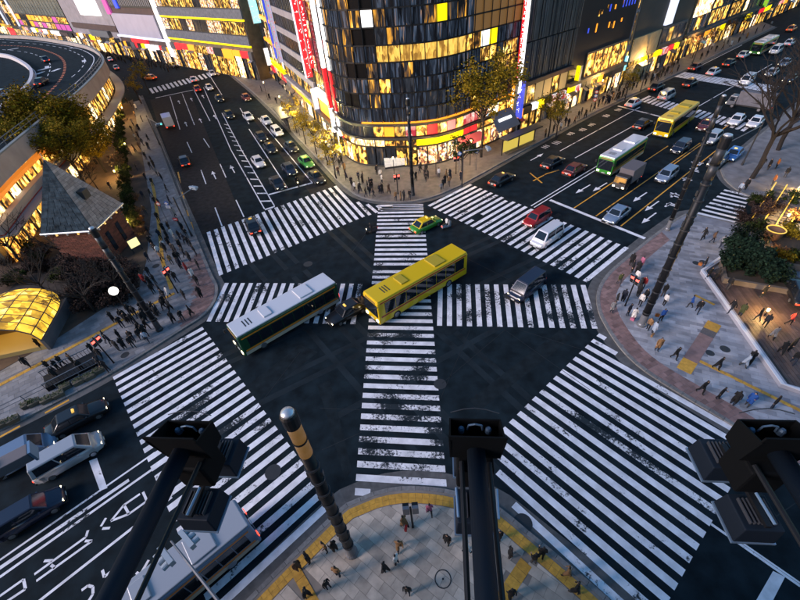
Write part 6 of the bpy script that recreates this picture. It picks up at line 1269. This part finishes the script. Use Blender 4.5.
m0 = (dm[0] + dm[1]) / 2 + nr * .1; MB().box(m0.x - .35, m0.x + .45, m0.y - .55, m0.y + .55, m0.z - .5, m0.z + .55).build('dormer', DARKM, hut, bevel=.03); MB().tube(ap - Vector((0, 0, .3)), ap + Vector((0, 0, .7)), .06, .02, n=6).build('finial', STEEL, hut)
nb = thing('notice_board', 'lit yellow notice board beside the brick hut', 'notice board', (*G2(139, 252), KH), .9); MB().box(-.7, .7, -.08, .08, .7, 2.0).build('frame', DARKM, nb); MB().box(-.62, .62, -.1, -.081, .78, 1.92).build('lit_face', mat('board_glow', (0.6, 0.5, 0.2), 0.4, emit=(1, .85, .35), es=1.0), nb)
for x in (-.6, .6): MB().box(x - .05, x + .05, -.05, .05, 0, .7).build('leg', DARKM, nb)
# ---------------- glass vault over the subway entrance
rb0, rb1 = G2(53, 347), G2(76, 303); ay = (rb1 - rb0).normalized(); axx = V2((ay.y, -ay.x)); vc = rb0 - axx * 4.3
vt = thing('subway_entrance', 'glowing yellow glass vault roof over the subway stairs at the left edge', 'subway entrance', (*vc, KH), math.atan2(axx.y, axx.x)); THINGS[-1] = (vt, G(25, 320, 2))
VW, VL, VH = 4.3, (rb1 - rb0).length + .5, 4.0; YG = shopmat('vault_glass', [(0.25, 0.13, 0.015), (0.7, 0.4, 0.03), (1.0, 0.6, 0.06), (1.0, 0.85, 0.35)], 1.0, (0.7, 0.7, 0.7), 30)
def vp(i, t): 
    a = math.pi * i / 8; taper = 1 - .25 * max(0, (t - .6) / .4) ** 2; return Vector((VW * math.cos(a) * -1 * taper, VL * t - .5, 1.4 + (VH - 1.4) * math.sin(a) * (1 - .35 * max(0, (t - .55) / .45) ** 2)))
for j in range(7):
    for i in range(8):
        t0, t1 = j / 7, (j + 1) / 7; q = [vp(i, t0), vp(i + 1, t0), vp(i + 1, t1), vp(i, t1)]; c = sum(q, Vector()) / 4; MB().hexa([c + (p - c) * .94 for p in q], [c + (p - c) * .94 + Vector((0, 0, .03)) for p in q]).build('glass_pane', YG, vt)
b = MB()
for j in range(8):
    for i in range(8): b.tube(vp(i, j / 7), vp(i + 1, j / 7), .06, n=5)
for i in range(9):
    for j in range(7): b.tube(vp(i, j / 7), vp(i, (j + 1) / 7), .05, n=5)
b.build('steel_ribs', mat('rib_grey', (0.05, 0.052, 0.055), 0.5), vt)
for s_ in (-1, 1): MB().box(s_ * VW - .15, s_ * VW + .15, -.5, VL - .6, 0, 1.38).build('side_wall', CONC2, vt)
for k in range(8): MB().box(-VW + .3, VW - .3, -.3 + k * .5, .18 + k * .5, .02, .5 - k * .06).build('stair_tread', mat('stair_tile', (0.4, 0.28, 0.1), 0.6), vt)
MB().box(-VW + .2, VW - .2, VL * .7, VL * .7 + .2, 0, 2.6).build('back_wall', mat('lit_tile', (0.5, 0.36, 0.12), 0.6), vt)
for y in (1.0, 3.6):
    MB().box(-1.2, 1.2, y, y + .25, 2.7, 2.8).build('tube_light', mat('tube_glow', (0.9, 0.85, 0.7), 0.4, emit=(1, .8, .45), es=8.0), vt)
# ================================================================ TREES AND SHRUBS
BARK = mat('bark', (0.015, 0.011, 0.009), 0.9, noise=.3, nscale=6)
LEAF = {'olive': mat('olive_leaf', (0.17, 0.115, 0.008), 0.9, island=.6, spec=.1), 'gold': mat('autumn_leaf', (0.24, 0.17, 0.015), 0.9, island=.5, spec=.1), 'dark': mat('dark_leaf', (0.025, 0.036, 0.008), 0.9, island=.6, spec=.1), 'pine': mat('pine_needle', (0.01, 0.022, 0.013), 0.9, island=.6, spec=.1), 'twig': mat('dry_twig', (0.04, 0.026, 0.022), 0.95, island=.5, spec=.1), 'rust': mat('rust_leaf', (0.14, 0.06, 0.015), 0.7, island=.5)}
def limb(b, p, q, r0, r1, k=3, wob=.12):
    p = Vector(p); q = Vector(q); L = (q - p).length; a = p; ra = r0
    for i in range(1, k + 1):
        t = i / k; c = p.lerp(q, t) + Vector((R.uniform(-1, 1), R.uniform(-1, 1), R.uniform(-.5, .5))) * wob * L * (0 if i == k else .5); rb_ = r0 + (r1 - r0) * t
        b.tube(a, c, ra, rb_, n=6, caps=False); a = c; ra = rb_
def tree_meshes(hgt, cr, ch, leaf, n_leaf, n_limb=9, size=.22, trunk_r=.16, open_=.5):
    tr = MB(); crn = MB(); base = hgt - ch; limb(tr, (0, 0, 0), (R.uniform(-.2, .2), R.uniform(-.2, .2), base + ch * .35), trunk_r, trunk_r * .55, 5, .05)
    cl = []
    for i in range(n_limb):
        a = 2.4 * i + R.uniform(-.4, .4); rr = cr * R.uniform(.45, .95); z1 = base + ch * R.uniform(.25, .95); rr *= math.sqrt(max(.12, 1 - ((z1 - base - ch * .45) / (ch * .62)) ** 2)); e = Vector((math.cos(a) * rr, math.sin(a) * rr, z1)); s_ = Vector((0, 0, base * .75 + (z1 - base) * .35))
        limb(tr, s_, e, trunk_r * .42, .025, 4); cl.append((e, cr * R.uniform(.25, .42)))
        for _ in range(3):
            f = s_.lerp(e, R.uniform(.5, .9)); g_ = f + Vector((R.uniform(-1, 1), R.uniform(-1, 1), R.uniform(-.2, .9))) * cr * .38; limb(tr, f, g_, .035, .012, 2); cl.append((g_, cr * R.uniform(.14, .3)))
    for _ in range(n_leaf):
        c, r_ = R.choice(cl); d = Vector((R.gauss(0, 1), R.gauss(0, 1), R.gauss(0, .7))); d = d / max(d.length, .01) * r_ * R.random() ** open_; p = c + d
        u_ = Vector((R.uniform(-1, 1), R.uniform(-1, 1), R.uniform(-.4, .4))).normalized(); v_ = u_.orthogonal().normalized(); v_ = (v_ + u_.cross(v_) * R.uniform(-1, 1)).normalized(); s_ = size * R.uniform(.6, 1.3)
        crn.face([p - u_ * s_ * .5, p - v_ * s_ * .28, p + u_ * s_ * .5, p + v_ * s_ * .28])
    return tr.mesh('trunk', [BARK]), crn.mesh('crown', [LEAF[leaf]])
def tree(px, py, zc, meshes, label, sc_=1.0, group='leafy trees', ground=KH, hgt=None, base=None):
    """stands so that the middle of its crown, at height zc, shows at the photo pixel"""
    g = G(px, py, zc) if base is None else G(*base, ground); t = thing('tree', label, 'tree', (g.x, g.y, ground), R.uniform(0, 6.28), group); t.scale = (sc_, sc_, sc_); THINGS[-1] = (t, Vector((g.x, g.y, zc)))
    link('trunk', meshes[0], t); link('crown', meshes[1], t); return t
big = [tree_meshes(10, 4.2, 6.0, 'olive', 9000, 16, .3, .22) for _ in range(2)]; mid = [tree_meshes(8, 2.7, 5.0, 'gold', 1500, 10, .26, .13, .7) for _ in range(2)]; drk = tree_meshes(7, 2.4, 4.8, 'dark', 2200, 10, .26, .14); ol2 = tree_meshes(13, 5.2, 8.0, 'olive', 7000, 16, .32, .2, .6); rst = tree_meshes(7, 2.6, 4.4, 'rust', 1300, 10, .24, .12, .7)
for k, (x, y, sc_, lb) in enumerate(((18, 118, 1.5, 'wide olive tree nearest the left edge below the expressway'), (47, 113, 1.5, 'wide olive tree in the middle of the row below the expressway'), (71, 120, 1.2, 'olive tree overlapping the cream parapet'), (5, 150, 1.1, 'olive tree at the left edge beside the unlit globe lamp'), (60, 143, 1.1, 'olive tree just behind the pyramid roof tip'), (30, 138, 1.25, 'olive tree in front of the lit white canopy'), (86, 137, .95, 'olive tree nearest the expressway tip'))): tree(x, y, 7 * sc_, big[k % 2], lb, sc_, 'trees along the expressway')
for k, (x, y, m_, sc_, lb) in enumerate(((141, 74, mid[0], 1.05, 'thin golden tree beside the far cross street'), (134, 88, mid[1], .8, 'small golden tree below the expressway tip'), (96, 156, big[1], .62, 'low olive tree beside the park path'), (112, 136, drk, .9, 'dark leafy tree by the crowd on the left pavement'), (85, 168, rst, .8, 'rust coloured tree right behind the pyramid roof'), (116, 160, rst, .7, 'small rust tree next to the dark hedge'))): tree(x, y, 5 * sc_, m_, lb, sc_, 'park trees')
tree(483, 78, 9.5, ol2, 'large olive tree in front of the curved glass building', 1.2, 'trees before the shops', base=(481, 157)); tree(533, 88, 6.5, mid[1], 'small golden tree before the louvered building', 1.0, 'trees before the shops', base=(548, 137)); tree(455, 100, 6.5, drk, 'dark leafy tree left of the large olive tree', .9, 'trees before the shops', base=(462, 173))
for k, (x, y) in enumerate(((300, 118), (311, 127), (322, 137), (291, 108), (331, 149))): tree(x, y, 5, mid[k % 2], ['second', 'third', 'fourth', 'farthest', 'nearest'][k] + ' golden street tree along the bright left street shops', .85, 'street trees by the left shops')
for k, (x, y) in enumerate(((560, 112), (632, 74), (700, 36), (716, 30), (732, 22), (748, 14))): tree(x, y, 5, mid[(k + 1) % 2] if k < 2 else rst, ['golden street tree by the dark blue building', 'golden street tree above the dense crowd', 'rust street tree beyond the signal mast', 'second rust street tree up the right street', 'third rust street tree up the right street', 'farthest rust street tree up the right street'][k], .8, 'street trees up the right street')
# bare trees
def bare_mesh(hgt, spread, n=9, depth=3, r0=.2):
    b = MB()
    def grow(p, d, L, r_, k):
        q = p + d * L; limb(b, p, q, r_, r_ * .62, 2, .1)
        if k == 0: return
        for _ in range(3 if k > 1 else 4):
            e = (d + Vector((R.uniform(-1, 1), R.uniform(-1, 1), R.uniform(-.35, .55))) * .85).normalized(); grow(q if R.random() < .6 else p.lerp(q, .7), e, L * R.uniform(.55, .8), r_ * .55, k - 1)
    limb(b, (0, 0, 0), (.1, .1, hgt * .35), r0, r0 * .8, 3, .06); t = MB(); t.v, t.f, t.m = b.v[:], b.f[:], b.m[:]; b.v, b.f, b.m = [], [], []
    for i in range(n): a = i * 2.4; grow(Vector((.1, .1, hgt * R.uniform(.28, .36))), Vector((math.cos(a) * spread, math.sin(a) * spread, R.uniform(.6, 1.2))).normalized(), hgt * .27, r0 * .5, depth)
    return t.mesh('trunk', [BARK]), b.mesh('branches', [BARK])
bare = [bare_mesh(10, .8, 8), bare_mesh(9, .9, 8)]
def bare_tree(px, py, label, sc_, k): 
    g = G(px, py, KH); t = thing('bare_tree', label, 'tree', (g.x, g.y, KH), k * 1.3, 'bare trees'); t.scale = (sc_,) * 3; THINGS[-1] = (t, Vector((g.x, g.y, 5))); link('trunk', bare[k % 2][0], t); link('branches', bare[k % 2][1], t)
for k, q in enumerate(((752, 178, 'bare black tree beside the blue taxi at the right', 1.7), (778, 150, 'bare black tree behind the first one at the upper right', 1.6), (795, 122, 'bare black tree at the right edge', 1.6), (22, 262, 'bare tree left of the brick hut', .9), (52, 300, 'bare tree over the glass subway roof', .75), (95, 312, 'bare tree beside the glowing globe lamp', .75), (124, 296, 'bare low tree right of the globe lamp', .65), (88, 205, 'bare tree behind the brick hut', .8), (70, 262, 'bare tree before the brick wall', .7))): bare_tree(q[0], q[1], q[2], q[3], k)
# shrubs
def shrub_mesh(r_, h_, leaf, n, size): 
    b = MB(); st = MB()
    for _ in range(7): a = R.uniform(0, 6.28); limb(st, (0, 0, 0), (math.cos(a) * r_ * .7, math.sin(a) * r_ * .7, h_ * .75), .04, .012, 3)
    cl = [(Vector((R.uniform(-.7, .7) * r_, R.uniform(-.7, .7) * r_, R.uniform(.25, .85) * h_)), r_ * R.uniform(.25, .5)) for _ in range(14)]
    for _ in range(n):
        c, q = R.choice(cl); d = Vector((R.gauss(0, 1), R.gauss(0, 1), R.gauss(0, .8))).normalized() * q * R.random() ** .5; p = c + d; u_ = Vector((R.uniform(-1, 1), R.uniform(-1, 1), R.uniform(-.6, .6))).normalized() * size * R.uniform(.5, 1.2); v_ = u_.orthogonal().normalized() * size * .3; b.face([p - u_ * .5, p - v_, p + u_ * .5, p + v_])
    return b.mesh('foliage', [LEAF[leaf]]), st.mesh('stem', [BARK])
SH = {'pine': shrub_mesh(1.5, 2.4, 'pine', 1600, .3), 'dark': shrub_mesh(1.1, 1.6, 'dark', 800, .24), 'twig': shrub_mesh(1.5, 1.5, 'twig', 1400, .22), 'olive': shrub_mesh(1.2, 1.5, 'olive', 800, .24), 'rust': shrub_mesh(1.2, 1.4, 'rust', 800, .22)}
def shrub(px, py, kind, label, sc_=1.0, group='shrubs', z=KH + .02):
    g = G(px, py, z); t = thing('shrub', label, 'shrub', (g.x, g.y, z), R.uniform(0, 6), group); t.scale = (sc_,) * 3; link('foliage', SH[kind][0], t); link('stem', SH[kind][1], t); THINGS[-1] = (t, Vector((g.x, g.y, 1)))
for q in ((728, 270, 'pine', 1.0), (738, 262, 'pine', 1.15), (748, 268, 'pine', 1.2), (757, 276, 'pine', 1.1), (768, 283, 'pine', 1.0), (741, 246, 'pine', 1.1), (734, 252, 'pine', .9)): shrub(q[0], q[1], q[2], 'dark pine shrub in the planter beside the timber deck', q[3], 'pine shrubs in the planter')
for q in ((752, 232, 'dark', 1.1), (745, 222, 'twig', 1.1), (757, 213, 'twig', 1.1), (762, 203, 'dark', 1.0), (770, 208, 'twig', 1.0), (792, 240, 'olive', 1.2), (783, 262, 'olive', 1.1), (776, 258, 'rust', .9), (796, 262, 'dark', 1.3), (787, 205, 'dark', 1.1), (797, 222, 'rust', 1.1), (752, 205, 'dark', .9)): shrub(q[0], q[1], q[2], {'dark': 'dark green', 'twig': 'dry twiggy', 'olive': 'amber lit olive', 'rust': 'amber lit rust'}[q[2]] + ' shrub around the lit urn and steps', q[3], 'shrubs by the lit steps')
for q in ((66, 268), (78, 276), (92, 270), (104, 276), (116, 282), (84, 292), (98, 296), (110, 304), (122, 300), (132, 290), (90, 284), (104, 290), (128, 276), (74, 300), (118, 268), (86, 308), (40, 256), (28, 272), (14, 262), (50, 268)): shrub(q[0], q[1], 'twig', 'dry pinkish twiggy shrub in the west park bed', R.uniform(.9, 1.3), 'twiggy shrubs in the west park')
for q in ((30, 250), (42, 262), (20, 282), (8, 286), (60, 280)): shrub(q[0], q[1], 'dark', 'dark green shrub in the west park bed', 1.0, 'green shrubs in the west park')
for k in range(22):
    t = k / 21; x, y = 121 + 13 * t ** 1.5, 116 + 112 * t; shrub(x, y, 'dark', 'clipped dark shrub in the row beside the west pavement', 1.15, 'dark shrub row by the west pavement')
for q in ((138, 214), (141, 224), (136, 200), (143, 234), (131, 236)): shrub(q[0], q[1], 'rust', 'amber lit low shrub beside the dark shrub row', .8, 'amber shrubs by the west pavement')
soil = struct(MB().prism([tuple(G2(*q)) for q in ((0, 300), (30, 272), (62, 262), (138, 262), (136, 284), (98, 308), (78, 300), (58, 330), (40, 320))], KH + .025, KH + .06).build('planting_bed', mat('bed_soil', (0.03, 0.022, 0.018), 0.95, noise=.4, nscale=1.5)))
# ================================================================ LABELS THAT SINGLE OUT
ORD = 'first second third fourth fifth sixth seventh eighth ninth tenth eleventh twelfth thirteenth fourteenth fifteenth sixteenth seventeenth eighteenth nineteenth twentieth'.split()
by = {}
for o, l in THINGS: by.setdefault(o['label'], []).append((o, l if l is not None else o.location.copy()))
for lb, lst in by.items():
    if len(lst) < 2: continue
    lst.sort(key=lambda t: PX(t[1])[0])
    for i, (o, _) in enumerate(lst): o['label'] = lb + (', %s from left' % ORD[i] if i < len(lst) - 1 and i < 20 else (', last toward the right' if i == len(lst) - 1 else ', %s from right' % ORD[len(lst) - 1 - i]))
